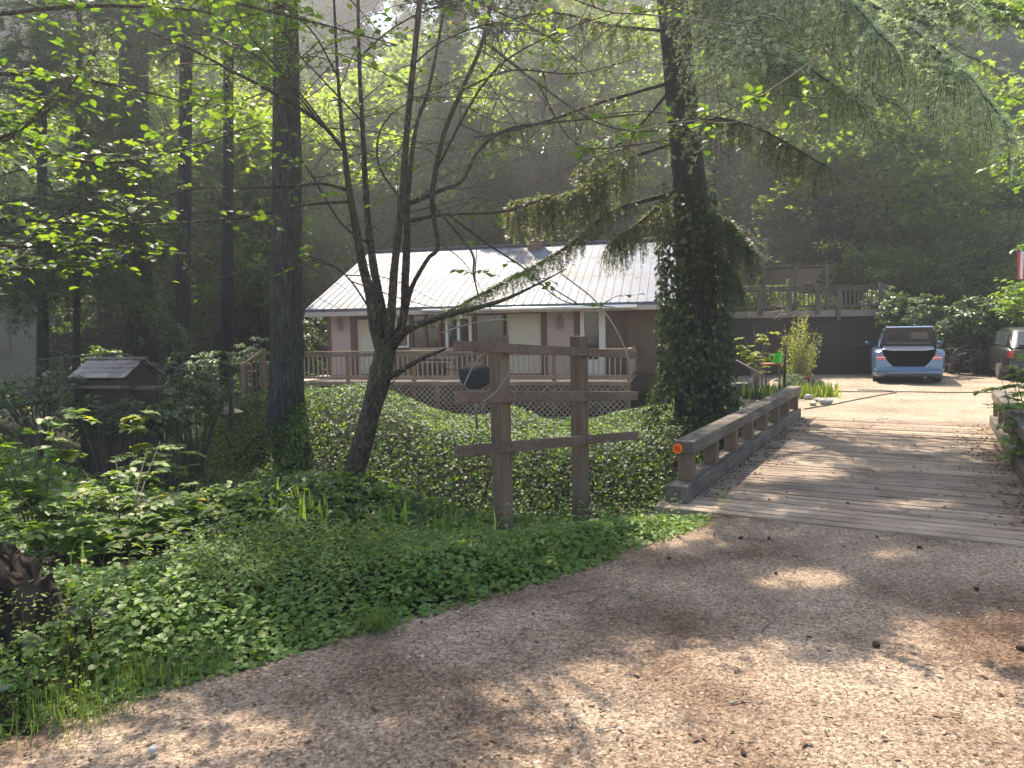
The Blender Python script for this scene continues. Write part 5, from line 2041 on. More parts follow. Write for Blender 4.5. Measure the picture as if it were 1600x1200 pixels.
stem([(700, 335, 7.3), (760, 380, 7), (820, 420, 6.7), (880, 470, 6.5), (960, 480, 6.4)], [4, 4, 3, 2, 1.5])
# thin leafy limbs along the top of the frame
TOPL = [stem(c, [4, 3, 3, 2, 1.5]) for c in ([(528, 120, 6.6), (480, 40, 6.4), (400, -10, 6.2), (300, -30, 6)], [(561, 90, 7.6), (620, 40, 7.4), (700, 5, 7.2), (820, -10, 7)],
        [(646, 100, 6.7), (700, 60, 6.6), (790, 35, 6.5), (890, 70, 6.4)], [(660, -40, 6.6), (760, 10, 6.5), (860, 60, 6.4), (930, 120, 6.3)],
        [(722, 140, 7), (800, 110, 7), (900, 115, 6.9), (1000, 90, 6.8)], [(775, -30, 7), (870, -10, 6.9), (960, 20, 6.8), (1040, 15, 6.6)],
        [(520, -40, 6.5), (440, 10, 6.3), (340, 40, 6.1), (250, 95, 6)], [(566, 190, 7.5), (500, 120, 7.3), (450, 60, 7.2), (440, -20, 7.1)])]
# a leafy branch across the ivy clad fir
LB1 = stem([(755, 65, 7), (840, 130, 6.6), (930, 190, 6.2), (1010, 205, 5.9), (1100, 190, 5.6), (1190, 150, 5.4), (1290, 155, 5.2)], [4, 3.5, 3, 3, 2.5, 2, 1.5])
LB2 = stem([(840, 130, 6.6), (900, 225, 6.4), (1000, 225, 6.0), (1080, 212, 5.8)], [3, 3, 2, 1.5])


def twigs_on(root, paths, per_m, ln=(.18, .5), leaf=(.055, .08), nlf=(4, 8), mat='broadleaf', frac=(.25, 1), name='foliage', flat=.35, twmat='twig', cull=False, rise=.1):
    off_ = np.array(root.location)
    mb = MB()
    PP, TT, NN, VV, SS = [], [], [], [], []
    for sp in paths:
        L = np.linalg.norm(np.diff(sp, axis=0), axis=1).sum()
        for k in range(max(1, int(L * per_m))):
            i = rng.uniform(*frac) * (len(sp) - 1)
            i0 = int(min(i, len(sp) - 2))
            p = sp[i0] + (sp[i0 + 1] - sp[i0]) * (i - i0)
            d = rng.normal(0, 1, 3)
            d[2] = d[2] * .35 + rise
            d /= np.linalg.norm(d)
            l_ = rng.uniform(*ln)
            q = spline([p, p + d * l_ * .5 + np.array([0, 0, .04 * l_]), p + d * l_ - np.array([0, 0, .12 * l_])], 4)
            mb.tube(q - off_, np.linspace(.0035, .0015, len(q)), 4, cap=False)
            m_ = rng.integers(*nlf)
            f = np.linspace(.25, 1, m_)
            j = (f * (len(q) - 1)).astype(int)
            sd_ = np.cross(d, [0, 0, 1])
            sd_ /= np.linalg.norm(sd_) + 1e-6
            sg = np.where(np.arange(m_) % 2 == 0, 1, -1)
            tt = d * .7 + sd_ * sg[:, None] * .9 + np.array([0, 0, -.25]) + rng.normal(0, .2, (m_, 3))
            tt[-1] = d + np.array([0, 0, -.2])
            PP.append(q[j])
            TT.append(tt)
            NN.append(rng.normal(0, flat, (m_, 3)) + np.array([0, 0, 1.0]))
            VV.append(np.clip(rng.random() * .6 + .4 * rng.random(m_), 0, .999))
            SS.append(rng.uniform(*leaf, m_) * np.linspace(.8, 1.1, m_))
    PP, TT, NN, VV, SS = map(np.concatenate, (PP, TT, NN, VV, SS))
    if cull:
        ok = cull_sun(PP, .15)
        PP, TT, NN, VV, SS = PP[ok], TT[ok], NN[ok], VV[ok], SS[ok]
    t_ = mb.build('twigs', twmat, root)
    leaves_mesh(name, T_LEAF, PP - off_, NN, TT, SS, mat, SS * 1.15, t_, VV)


twigs_on(mt, [STEMS[i] for i in (8, 9, 10, 11, 12, 13, 14, 15, 16, 18, 19)], 3.0, (.15, .45), cull=False)
twigs_on(mt, STEMS[:5], 3.2, leaf=(.04, .065), frac=(.5, 1))
twigs_on(mt, TOPL, 6, (.12, .4), (.045, .07), frac=(.2, 1))
twigs_on(mt, [LB1, LB2], 5.5, (.1, .3), (.05, .078), frac=(.3, 1))
# bare thin twigs through the middle
mb = MB()
for k in range(120):
    sp = STEMS[int(rng.integers(0, len(STEMS)))]
    i0 = int(rng.uniform(.15, .95) * (len(sp) - 1))
    p = sp[i0]
    d = rng.normal(0, 1, 3)
    d[2] = d[2] * .6 + .1
    d[1] *= .5
    d /= np.linalg.norm(d)
    l_ = rng.uniform(.3, 1.3)
    q = spline([p, p + d * l_ * .5 + rng.normal(0, .05, 3), p + d * l_ + rng.normal(0, .1, 3) - np.array([0, 0, .15 * l_])], 4)
    mb.tube(q - MO, np.linspace(.006, .002, len(q)), 4, cap=False)
mb.build('bare_twigs', 'twig', mt)
# pale bent twigs hanging by the timber frame
for i, (ctrl, lab) in enumerate((([(880, 430, 6.5), (930, 470, 6.3), (965, 520, 6.2), (984, 570, 6.1), (984, 605, 6.1)], 0),
                                 ([(752, 553, 5.6), (735, 580, 5.6), (724, 605, 5.6)], 1), ([(797, 582, 5.5), (775, 612, 5.5), (752, 630, 5.5)], 1),
                                 ([(950, 690, 6.6), (945, 735, 6.7), (922, 782, 6.8)], 2), ([(690, 520, 6.3), (740, 505, 6.2), (790, 500, 6.1), (800, 515, 6.1)], 0))):
    pts = spline([P(*c) for c in ctrl], 6)
    MB().tube(pts - MO, np.linspace(.007, .004, len(pts)), 5).build('dry_twig', 'pale_twig', mt)

# high crowns and limbs, clumps added along sun rays to shade the ground
def shade_canopy(root, spots, per, leaf, mat, tmpl, rad, start, name):
    """leaf clumps over the road, hung on limbs growing from `start`"""
    off_ = np.array(root.location)
    mb = MB()
    S0 = np.array(start)
    used = rng.choice(len(spots), min(len(spots), 26), replace=False)
    for i in used:
        a, b_ = S0 + rng.normal(0, .2, 3), spots[i]
        mid = (a + b_) / 2 + np.array([0, 0, .5]) + rng.normal(0, .3, 3)
        q = spline([a, mid, b_], 5)
        mb.tube(q - off_, np.linspace(.022, .006, len(q)), 5, cap=False)
    lm = mb.build('high_limbs', 'dark_bark', root)
    n_ = len(spots) * per
    idx = np.repeat(np.arange(len(spots)), per)
    pos = spots[idx] + rng.normal(0, 1, (n_, 3)) * np.array([rad, rad, rad * .5])
    ok = cull_sun(pos, .1)
    pos = pos[ok]
    n_ = len(pos)
    s_ = rng.uniform(*leaf, n_)
    leaves_mesh(name, tmpl, pos - off_, rng.normal(0, .5, (n_, 3)) + np.array([0, 0, 1]), rdir(n_), s_, mat, s_ * (1.15 if tmpl is T_LEAF else .6), lm)


gx = rng.uniform(-5.5, 7.5, 1500)
gy = rng.uniform(0.9, 13.5, 1500)
gpts = np.stack([gx, gy, np.zeros(1500)], axis=1)
px_, py_ = proj(gpts)
shade = ~lit_px(gpts) & (gx < .75 * gy + 1.5)
gpts = gpts[shade]
left = gpts[:, 0] < .7 + .1 * gpts[:, 1] + rng.normal(0, .6, len(gpts))
ga, gb = gpts[left][:85], gpts[~left][:30]


def px_ground(n1, x0, x1, y0, y1, test=None):
    pts = np.array([G(rng.uniform(x0, x1), rng.uniform(y0, y1)) for k in range(n1)])
    ok = ~lit_px(pts)
    if test is not None:
        a, b_ = proj(pts)
        ok &= test(a, b_)
    return pts[ok]


gb = np.vstack([gb, px_ground(270, 480, 1640, 800, 985), px_ground(200, 700, 1040, 715, 810), px_ground(80, 1120, 1600, 665, 800)])
ga = np.vstack([ga, px_ground(90, 380, 760, 985, 1190), px_ground(90, 320, 480, 650, 820)])
ha = rng.uniform(6.2, 9.0, len(ga))
hb = rng.uniform(7.0, 11.0, len(gb))
shade_canopy(mt, ga + SUN[None, :] * (ha / SUN[2])[:, None], 55, (.06, .09), 'broadleaf', T_LEAF, .33, P(580, -330, 7.2), 'crown')
shade_canopy(ivyfir, gb + SUN[None, :] * (hb / SUN[2])[:, None], 60, (.14, .26), 'needles', T_SPRAY, .42, P(1050, -250, 14.3), 'shade_foliage')

# tree whose branches reach in from the left
ot = tree_root('overhanging_tree', (-5.3, 5.6, 0), 'leafy tree whose thin branches reach in over the left edge')
OO = np.array(ot.location)
MB().tube(spline([(0, 0, -.4), (.05, .05, 2), (-.1, .2, 4.5), (.1, .1, 7.5)], 5), np.linspace(.13, .04, 16), 9, wob=.05).build('trunk', 'stem_bark', ot)
OB = []
for ctrl in ([(-420, 60, 5.3), (-150, 120, 5.4), (60, 115, 5.5), (210, 140, 5.6), (330, 170, 5.8)], [(-420, 120, 5.3), (-100, 230, 5.2), (60, 185, 5.2), (150, 80, 5.4)],
             [(-420, 200, 5.3), (-150, 260, 5.2), (0, 225, 5.0), (95, 140, 5.0)], [(-430, 260, 5.4), (-150, 330, 5.4), (60, 345, 5.6), (200, 350, 5.8), (330, 330, 6)],
             [(-430, 330, 5.4), (-150, 370, 5.6), (40, 385, 5.8), (180, 380, 6.0), (300, 400, 6.2)], [(-420, 0, 5.3), (-100, 30, 5.0), (120, 10, 4.9), (260, 12, 4.9), (330, 20, 5)],
             [(-430, 300, 5.4), (-200, 400, 5.5), (-20, 420, 5.6), (110, 415, 5.8), (200, 425, 6)], [(-430, 100, 5.4), (-100, 170, 5.8), (120, 250, 6.0), (260, 240, 6.2), (420, 190, 6.4)],
             [(-420, 0, 5.3), (-60, -40, 5.6), (240, -20, 5.8), (470, 30, 6), (620, 70, 6.2)], [(-430, 340, 5.4), (-160, 440, 5.8), (0, 400, 6.2), (150, 300, 6.4), (280, 225, 6.6)]):
    pts = np.array([P(*c) for c in ctrl])
    pts[0, :2] = OO[:2] + [0, .1]
    sp = spline(pts, 6)
    MB().tube(sp - OO, np.linspace(.022, .004, len(sp)), 6, wob=.1, cap=False).build('limb', 'stem_bark', ot)
    OB.append(sp)
twigs_on(ot, OB, 9.0, (.15, .5), (.05, .082), (4, 9), frac=(.35, 1))
sx = []
for k in range(9):
    a = np.array([OO[0], OO[1], rng.uniform(5, 7.4)])
    e = a + np.array([rng.uniform(.5, 4), rng.uniform(-1, 3.5), rng.uniform(.3, 2)])
    q = spline([a, (a + e) / 2 + [0, 0, .3], e], 4)
    MB().tube(q - OO, np.linspace(.02, .005, len(q)), 5, cap=False).build('limb', 'stem_bark', ot)
    sx.append(q)
twigs_on(ot, sx, 8, (.2, .5), (.06, .085), frac=(.2, 1), cull=True)

# lime leaves of a tree at the right edge
rt = tree_root('broadleaf_tree', (11.5, 15.5, 0), 'sunlit lime leaved tree reaching in over the right edge')
RO = np.array(rt.location)
MB().tube(spline([(0, 0, -.4), (.05, .05, 2), (-.1, .2, 5), (.1, .1, 8)], 5), np.linspace(.14, .04, 16), 9).build('trunk', 'dark_bark', rt)
RB = []
for ctrl in ([(1720, 150, 15), (1640, 170, 14.8), (1575, 150, 14.5)], [(1720, 190, 15), (1640, 230, 14.8), (1580, 255, 14.5)], [(1720, 200, 15), (1650, 265, 15), (1588, 280, 14.8)],
             [(1720, 60, 15), (1600, 20, 13), (1480, 5, 11.5), (1440, 15, 11)], [(1720, 80, 15), (1640, 40, 13), (1560, 30, 12)],
             [(1750, 330, 15), (1680, 370, 16), (1600, 392, 17)], [(1750, 400, 16), (1660, 430, 17.5), (1585, 452, 18)], [(1750, 430, 16), (1660, 470, 17.5), (1570, 470, 18)]):
    sp = spline([P(*c) for c in ctrl], 6)
    MB().tube(sp - RO, np.linspace(.025, .005, len(sp)), 5, cap=False).build('limb', 'dark_bark', rt)
    RB.append(sp)
twigs_on(rt, RB, 22, (.2, .6), (.09, .14), (5, 10), frac=(.3, 1))

# ------------------------------------------------------------------ ground plants
def bridge_mask(x, y, m=.45):
    al = (x - BO[0]) * BB[0] + (y - BO[1]) * BB[1]
    ac = (x - BO[0]) * BP[0] + (y - BO[1]) * BP[1]
    return (al > -.5) & (al < BL + .3) & (ac > -m) & (ac < BW + m)


def house_v(x, y):
    return (x - E0[0]) * HV[0] + (y - E0[1]) * HV[1]


# ivy on the bank before the deck
n_ = 190000
x = rng.uniform(-8, 5.3, n_)
y = rng.uniform(5.4, 23, n_)
ok = (edge_side(x, y) > np.where(y < 7.6, 1.6, 1.3)) & ~bridge_mask(x, y) & (house_v(x, y) < DV - .05) & (y < gully_y(x) + 13)
ok &= ~((x > 4.6) & (y > 13.2))
ok &= rng.random(n_) < np.clip(1.5 - y / 26, .3, 1)
x, y = x[ok], y[ok]
cl = vnoise(x, y, 11, .8)
lift = .02 + (.08 + .45 * cl ** 1.5) * rng.random(len(x)) ** .7 * np.clip((DV - house_v(x, y)) / 2.5, .3, 1) + .1 * np.exp(-((x + 4.5) ** 2 + (y - 16) ** 2) / 4)
lift = np.where(y < 7.8, np.minimum(lift, .1), lift)
nrm = Hn(x, y)
pos = np.stack([x, y, H(x, y)], axis=1) + nrm * lift[:, None]
nr = nrm * .7 + rng.normal(0, .42, (len(x), 3)) + np.array([0, -.25, .25])
tn = rng.normal(0, .6, (len(x), 3)) + np.array([0, -.4, -.5])
o = leaves_mesh('ivy_ground_cover', T_IVY, pos, nr, tn, rng.uniform(.036, .07, len(x)), 'ivy', None, None, np.clip(rng.random(len(x)) * .8 + .3 * (vnoise(x, y, 14, 1.3) - .3), 0, .999))
tag(o, 'dark glossy ivy carpeting the bank below the house deck', 'ivy', kind='stuff')

# darker leafy floor of the gully on the left and farther back
n_ = 52000
x = rng.uniform(-26, -3.5, n_)
y = rng.uniform(5.5, 34, n_)
ok = (np.abs(x) < .75 * y + 1.5) & (edge_side(x, y) > 1.0) & ~((x > -8) & (y > 7.6) & (y < 23) & (house_v(x, y) < DV) & (edge_side(x, y) > 1.9) & (y < gully_y(x) + 13) & (rng.random(n_) < .5))
ok &= ~((house_v(x, y) > DV - .2) & (x > E0[0] - .2))
ok &= rng.random(n_) < np.clip(1.3 - y / 40, .4, 1)
x, y = x[ok], y[ok]
cl = vnoise(x, y, 12, .7)
pos = np.stack([x, y, H(x, y) + .03 + (.08 + .35 * cl) * rng.random(len(x))], axis=1)
nr = Hn(x, y) + rng.normal(0, .4, (len(x), 3))
pos[:, 2] -= np.where((y < 8) & (x > -6), .12, 0)
o = leaves_mesh('gully_undergrowth', T_LEAF, pos, nr, rdir(len(x)), rng.uniform(.05, .09, len(x)), 'ivy')
tag(o, 'shaded low undergrowth on the gully floor around the well house', 'undergrowth', kind='stuff')

# green ground cover along the road
n_ = 60000
t = rng.random(n_)
x = -5.5 + 8.6 * t
y = np.interp(x, EDGE[:-1, 0], EDGE[:-1, 1]) + rng.random(n_) ** 1.1 * np.interp(x, [-4, -2, 1, 3], [3.0, 2.0, 2.0, 2.6]) - .12
ok = (edge_side(x, y) + .12 > .3 * rng.random(n_) * (vnoise(x, y, 41, 2.5) + .3)) & ~bridge_mask(x, y, .1) & ~((x > 1.6) & (rng.random(n_) < .3)) & (x < 2.05 + .1 * (y - 6)) & (y > 2.0)
qx, qy = proj(np.stack([x, y, H(x, y)], axis=1))
ok &= ~((qx < 170) & (qy > 985) & (rng.random(n_) < .72))
ok &= ~((np.hypot(x - sp0[0], y - sp0[1]) < .3) | ((x < sp0[0] + .25) & (y < sp0[1]) & (rng.random(n_) < .8)))
x, y = x[ok], y[ok]
es = edge_side(x, y)
cl = vnoise(x, y, 13, 1.5)
hgt = (.05 + .2 * cl) * sstep(-.1, .6, es) * (1 - .55 * sstep(5.2, 6.2, y)) + .015
pos = np.stack([x, y, H(x, y) + hgt * (.25 + .75 * rng.random(len(x)) ** .6)], axis=1)
nr = rng.normal(0, .33, (len(x), 3)) + np.array([0, -.15, 1.0])
sz = rng.uniform(.02, .045, len(x)) * (.7 + .75 * vnoise(x, y, 17, .8))
o = leaves_mesh('ground_cover', T_LEAF, pos, nr, rdir(len(x)), sz, 'groundcover', sz * 1.35, None, np.clip(.15 + .5 * rng.random(len(x)) + .35 * (vnoise(x, y, 19, 1.1) - .4), 0, .999))
tag(o, 'green broad leaved ground cover between the road edge and the gully', 'ground cover', kind='stuff')

# a second, small leaved species in patches
n_ = 34000
x = rng.uniform(-5.5, 2.2, n_)
y = np.interp(x, EDGE[:-1, 0], EDGE[:-1, 1]) + rng.random(n_) * np.interp(x, [-4, -2, 1, 3], [3.0, 1.9, 1.9, 2.6]) - .15
ok = ~bridge_mask(x, y, .1) & (x < 2.05 + .1 * (y - 6)) & (y > 2.0) & (vnoise(x, y, 51, 1.7) > .45)
x, y = x[ok], y[ok]
h2 = (.1 + .26 * vnoise(x, y, 52, 2.0)) * sstep(-.1, .5, edge_side(x, y)) * (1 - .55 * sstep(5.2, 6.2, y)) + .02
pos = np.stack([x, y, H(x, y) + h2 * (.3 + .7 * rng.random(len(x)))], axis=1)
o = leaves_mesh('small_leaved_weeds', T_FOLD, pos, rng.normal(0, .5, (len(x), 3)) + [0, -.1, 1.], rdir(len(x)), rng.uniform(.014, .032, len(x)), 'smallweed')
tag(o, 'patches of small leaved weeds woven through the ground cover', 'weeds', kind='stuff')

# grass blades along the edge
ex = []
for (px, py, n1, sp_) in ((120, 1085, 420, .22), (165, 1040, 300, .14), (235, 1065, 300, .1), (330, 1045, 120, .09), (90, 1125, 260, .16), (470, 1000, 70, .07), (590, 985, 220, .06), (730, 935, 50, .05), (255, 1010, 160, .12), (20, 1060, 200, .2), (950, 875, 50, .06)):
    c = G(px, py)
    ex.append(np.stack([rng.normal(c[0], sp_, n1), rng.normal(c[1], sp_ * .7, n1)], axis=1))
# thin grass through the ground cover
n1 = 1500
xx = rng.uniform(-4.8, 1.8, n1)
ex.append(np.stack([xx, np.interp(xx, EDGE[:-1, 0], EDGE[:-1, 1]) + rng.uniform(.2, 2.6, n1)], axis=1))
e2 = np.concatenate(ex)
n_ = len(e2)
pos = np.stack([e2[:, 0], e2[:, 1], H(e2[:, 0], e2[:, 1]) + .0], axis=1)
hd = rng.normal(0, 1, (n_, 2))
tn = np.concatenate([hd * .45, np.ones((n_, 1))], axis=1)
nr = np.concatenate([hd, -.5 * np.ones((n_, 1))], axis=1)
ln = rng.uniform(.06, .2, n_)
ln[-n1:] *= 1.5
o = leaves_mesh('grass', T_BLADE, pos, nr, tn, ln, 'blade', np.full(n_, .035), None, rng.random(n_))
tag(o, 'tufts of thin grass along the road edge', 'grass', kind='stuff')


def blade_clump(px, py, d, n1, hgt, wid, label, cat, mat='groundcover', spread=.08, name='iris_clump', group=None, z=None, lean=.25):
    p = P(px, py, d)
    p[2] = float(H(p[0], p[1])) if z is None else z
    hd = rng.normal(0, 1, (n1, 2))
    pos = np.concatenate([rng.normal(0, spread, (n1, 2)), np.zeros((n1, 1)) - .03], axis=1)
    tn = np.concatenate([hd * lean, np.ones((n1, 1))], axis=1)
    nr = np.concatenate([hd, -.2 * np.ones((n1, 1))], axis=1)
    o = leaves_mesh(name, T_BLADE, pos, nr, tn, rng.uniform(.6, 1.05, n1) * hgt, mat, np.full(n1, wid))
    o.location = tuple(p)
    tag(o, label, cat, group)


GI = 'sword leaved plants in the ground cover'
blade_clump(440, 865, 6.2, 8, .3, .3, 'sword leaved clump left of the leaning tree foot', 'plant', group=GI)
blade_clump(497, 870, 5.9, 13, .36, .3, 'sword leaved clump at the foot of the leaning tree', 'plant', group=GI)
blade_clump(610, 868, 5.9, 20, .32, .32, 'low broad sword leaved clump right of the leaning tree', 'plant', group=GI)
blade_clump(690, 865, 5.9, 12, .36, .28, 'sword leaved clump between the leaning tree and the timber frame', 'plant', group=GI)
blade_clump(748, 868, 5.7, 14, .4, .28, 'sword leaved clump just left of the near frame post', 'plant', group=GI)
blade_clump(822, 855, 5.9, 12, .3, .28, 'sword leaved clump just right of the near frame post', 'plant', group=GI)
blade_clump(140, 960, 4.4, 8, .36, .34, 'upright sword leaves right of the dark stump', 'plant', group=GI)
for i, (px, d) in enumerate(((1170, 16.6), (1185, 16.3), (1200, 16.4), (1215, 16.2), (1228, 16.5))):
    blade_clump(px, 620, d, 34, .42, .5, 'dark green iris clump in the bed beyond the bridge railing', 'plant', 'iris_leaf', spread=.12, group='irises in the bed', lean=.3)
for i, (px, d) in enumerate(((1258, 16.4), (1275, 16.6), (1290, 16.8), (1244, 16.9))):
    blade_clump(px, 612, d, 42, .38, .5, 'sunny yellow green daylily clump at the corner of the gravel', 'plant', 'smallweed', .14, 'daylily_clump', 'daylilies by the gravel', lean=.5)


def dome(name, px, py, d, rad, n1, mat, label, cat, leaf=(.05, .09), tmpl=T_BLADE, wy=.9, zoff=None, up=1.0):
    p = P(px, py, d)
    z = float(H(p[0], p[1]))
    u_ = rdir(n1)
    u_[:, 2] = np.abs(u_[:, 2])
    r_ = rng.random(n1) ** .4
    pos = u_ * r_[:, None] * np.array(rad)
    tn = u_ + rng.normal(0, .35, (n1, 3)) + np.array([0, 0, up * .5])
    nr = rng.normal(0, .6, (n1, 3)) + np.array([0, -.2, .7])
    s_ = rng.uniform(*leaf, n1)
    o = leaves_mesh(name, tmpl, pos, nr, tn, s_, mat, s_ * wy)
    o.location = (p[0], p[1], z)
    tag(o, label, cat)
    return o


dome('lavender_bush', 1238, 592, 18.0, (.33, .33, .42), 1600, 'sage', 'pale grey green lavender mound left of the terracotta pot', 'shrub', (.08, .16), T_BLADE, 1.0)
dome('lavender_bush', 1272, 592, 18.2, (.26, .26, .3), 1000, 'sage', 'smaller grey green mound right of the terracotta pot', 'shrub', (.08, .14), T_BLADE, 1.0)

# upright lime shrub
ls = tree_root('lime_shrub', (pt[0] + .02, pt[1] + .35, 0.0), 'upright vase shaped shrub with small lime leaves before the dark block wall', cat='shrub')
LO = np.array(ls.location)
mb = MB()
PP, TT = [], []
b0_ = LO
for k in range(34):
    txp = rng.uniform(1212, 1286)
    typ = 500 + abs(txp - 1245) * .62 + rng.uniform(-14, 30)
    if rng.random() < .3:
        txp, typ = rng.uniform(1238, 1262), rng.uniform(482, 505)
    e = P(txp, typ, 18.4 + rng.uniform(-.4, .5))
    q = spline([b0_ + rng.normal(0, .04, 3) * [1, 1, 0], b0_ * .55 + e * .45 + np.array([(e[0] - b0_[0]) * .12, 0, -.05]), e], 6)
    mb.tube(q - LO, np.linspace(.014, .004, len(q)), 4, cap=False)
    f = rng.uniform(.35, 1.0, 75)
    i = (f * (len(q) - 1)).astype(int)
    PP.append(q[i] + rng.normal(0, .035, (75, 3)))
    TT.append(np.tile(e - b0_, (75, 1)) * .4 + rng.normal(0, .5, (75, 3)))
for k in range(12):
    a = P(1238, 490, 18.4)
    e = P(rng.uniform(1195, 1225), rng.uniform(462, 505), 18.2)
    mb.tube(spline([a, (a + e) / 2 + [0, 0, .06], e], 4) - LO, .006, 4, cap=False)
tr_ = mb.build('stems', 'pale_twig', ls)
PP, TT = np.concatenate(PP), np.concatenate(TT)
leaves_mesh('crown', T_FOLD, PP - LO, rng.normal(0, .6, PP.shape) + [0, 0, .6], TT, rng.uniform(.035, .065, len(PP)), 'lime', None, ls)


def sapling(name, base, tips, label, leaf=(.06, .085), mat='groundcover', n_per=16, spread=.16, cat='shrub', stem_r=.008, zbase=None, flat=.22, d3=None, twig='twig'):
    b = P(*base)
    b[2] = float(H(b[0], b[1])) if zbase is None else zbase
    root = tree_root(name, tuple(b), label, cat=cat)
    mb = MB()
    PP, TT, NN = [], [], []
    for tp_ in tips:
        e = P(*tp_)
        q = spline([b, b * .6 + e * .4 + np.array([0, 0, .12 * abs(e[2] - b[2])]), e], 6)
        mb.tube(q - b, np.linspace(stem_r, .003, len(q)), 5, cap=False)
        # flat layered sprays of paired leaves near the tip
        nb_ = max(3, n_per // 5)
        for k in range(nb_):
            f = rng.uniform(.55, 1.0)
            p = q[int(f * (len(q) - 1))]
            a = rng.random() * 6.28
            d = np.array([math.cos(a), math.sin(a), rng.uniform(-.15, .25)])
            l_ = spread * rng.uniform(.5, 1.2)
            m_ = int(rng.integers(4, 8))
            s_ = np.linspace(.25, 1, m_)
            qq = p + d * (l_ * s_)[:, None] - np.array([0, 0, 1]) * (.15 * l_ * s_ ** 2)[:, None]
            mb.tube(np.vstack([p, qq]) - b, .0022, 4, cap=False)
            sd_ = np.array([-d[1], d[0], 0])
            sg = np.where(np.arange(m_) % 2 == 0, 1., -1.)
            PP += [qq, qq]
            TT += [d * .6 + sd_ * sg[:, None] + np.array([0, 0, -.2]), d * .6 - sd_ * sg[:, None] + np.array([0, 0, -.2])]
            NN += [rng.normal(0, flat, (m_, 3)) + [0, 0, 1.]] * 2
    mb.build('stems', twig, root)
    PP, TT, NN = map(np.concatenate, (PP, TT, NN))
    s_ = rng.uniform(*leaf, len(PP))
    leaves_mesh('crown', T_LEAF, PP - b, NN, TT, s_, mat, s_ * 1.15, root)
    return root


sapling('leafy_sapling', (60, 850, 5.2), [(20, 655, 5.4), (60, 632, 5.5), (100, 600, 5.6), (10, 710, 5.2), (55, 690, 5.3), (-30, 660, 5.2), (75, 700, 5.5)],
        'slender sapling with layered light green leaves at the left edge above the stump', (.07, .1), n_per=26, spread=.2)
sapling('leafy_shrub', (110, 880, 5.0), [(20, 760, 5.0), (60, 770, 5.2), (100, 790, 5.2), (30, 810, 4.8), (90, 830, 4.9), (130, 800, 5.1), (-20, 780, 4.9)],
        'spreading leafy shrub beside the stump with pale green leaves', (.06, .085), n_per=40, spread=.2)
sapling('leafy_shrub', (200, 860, 5.6), [(130, 735, 6.0), (180, 715, 6.3), (230, 700, 6.6), (250, 690, 6.8), (170, 760, 5.8), (120, 770, 5.7)],
        'long arching shrub branch rising over the dark gully floor', (.06, .085), n_per=34, spread=.2)
sapling('leafy_shrub', (210, 880, 5.6), [(180, 800, 5.6), (215, 775, 5.8), (250, 790, 5.8), (150, 820, 5.4), (240, 830, 5.4), (200, 840, 5.2)],
        'bright green layered shrub in the middle of the left weeds', (.06, .09), n_per=48, spread=.22)
sapling('leafy_shrub', (300, 860, 5.8), [(270, 770, 6.0), (310, 750, 6.2), (340, 765, 6.2), (300, 800, 5.8), (350, 810, 5.8), (260, 810, 5.7), (390, 790, 6.0), (380, 750, 6.4)],
        'bright green layered shrub nearest the leaning tree', (.055, .085), n_per=46, spread=.22)
sapling('maple_seedling', (208, 690, 8.8), [(208, 615, 8.8), (196, 640, 8.7), (222, 632, 8.8)], 'small seedling with bright maple leaves before the well house', (.1, .14), 'lime', 12, .12)
sapling('leafy_shrub', (250, 740, 9.5), [(215, 700, 9.5), (250, 690, 9.8), (200, 715, 9.2), (280, 700, 9.8)], 'green fern like shrub on the dark gully floor', (.09, .12), n_per=40, spread=.3)
# weeds with opposite leaves in front of the stump
for (px, py, h_, lab) in ((50, 1010, 905, 'tall thin weed with paired leaves in front of the stump'), (12, 1030, 910, 'tall thin weed at the left edge in front of the stump'), (85, 1010, 960, 'short weed with paired leaves right of the stump foot'),
                          (25, 1090, 1005, 'weed with drooping leaves below the stump'), (80, 1090, 1030, 'low leafy weed by the bottom left grass'), (280, 985, 915, 'thin upright weed above the grass tufts'), (220, 960, 930, 'short weed right of the stump'), (160, 1000, 950, 'yellowish low weed among the ground cover')):
    d = 3.9 if px < 100 else 4.2
    b = P(px, py, d)
    z = float(H(b[0], b[1]))
    root = tree_root('weed', (b[0], b[1], z), lab, cat='weed')
    top = P(px + rng.uniform(-6, 8), h_, d)
    q = spline([(0, 0, -.02), tuple((top - [b[0], b[1], z]) * .5 + [.01, 0, 0]), tuple(top - [b[0], b[1], z])], 6)
    MB().tube(q, .0025, 5).build('stem', 'blade', root)
    lv = np.linspace(.25, 1, 6)
    PP, TT = [], []
    for j, f in enumerate(lv):
        p = q[int(f * (len(q) - 1))]
        a = j * 1.57 + .4
        for s_ in (0, math.pi):
            PP.append(p)
            TT.append((math.cos(a + s_), math.sin(a + s_), -.1))
    PP, TT = np.array(PP), np.array(TT)
    leaves_mesh('leaves', T_LEAF, PP, rng.normal(0, .15, PP.shape) + [0, 0, 1], TT, rng.uniform(.04, .06, len(PP)), 'groundcover', None, root)

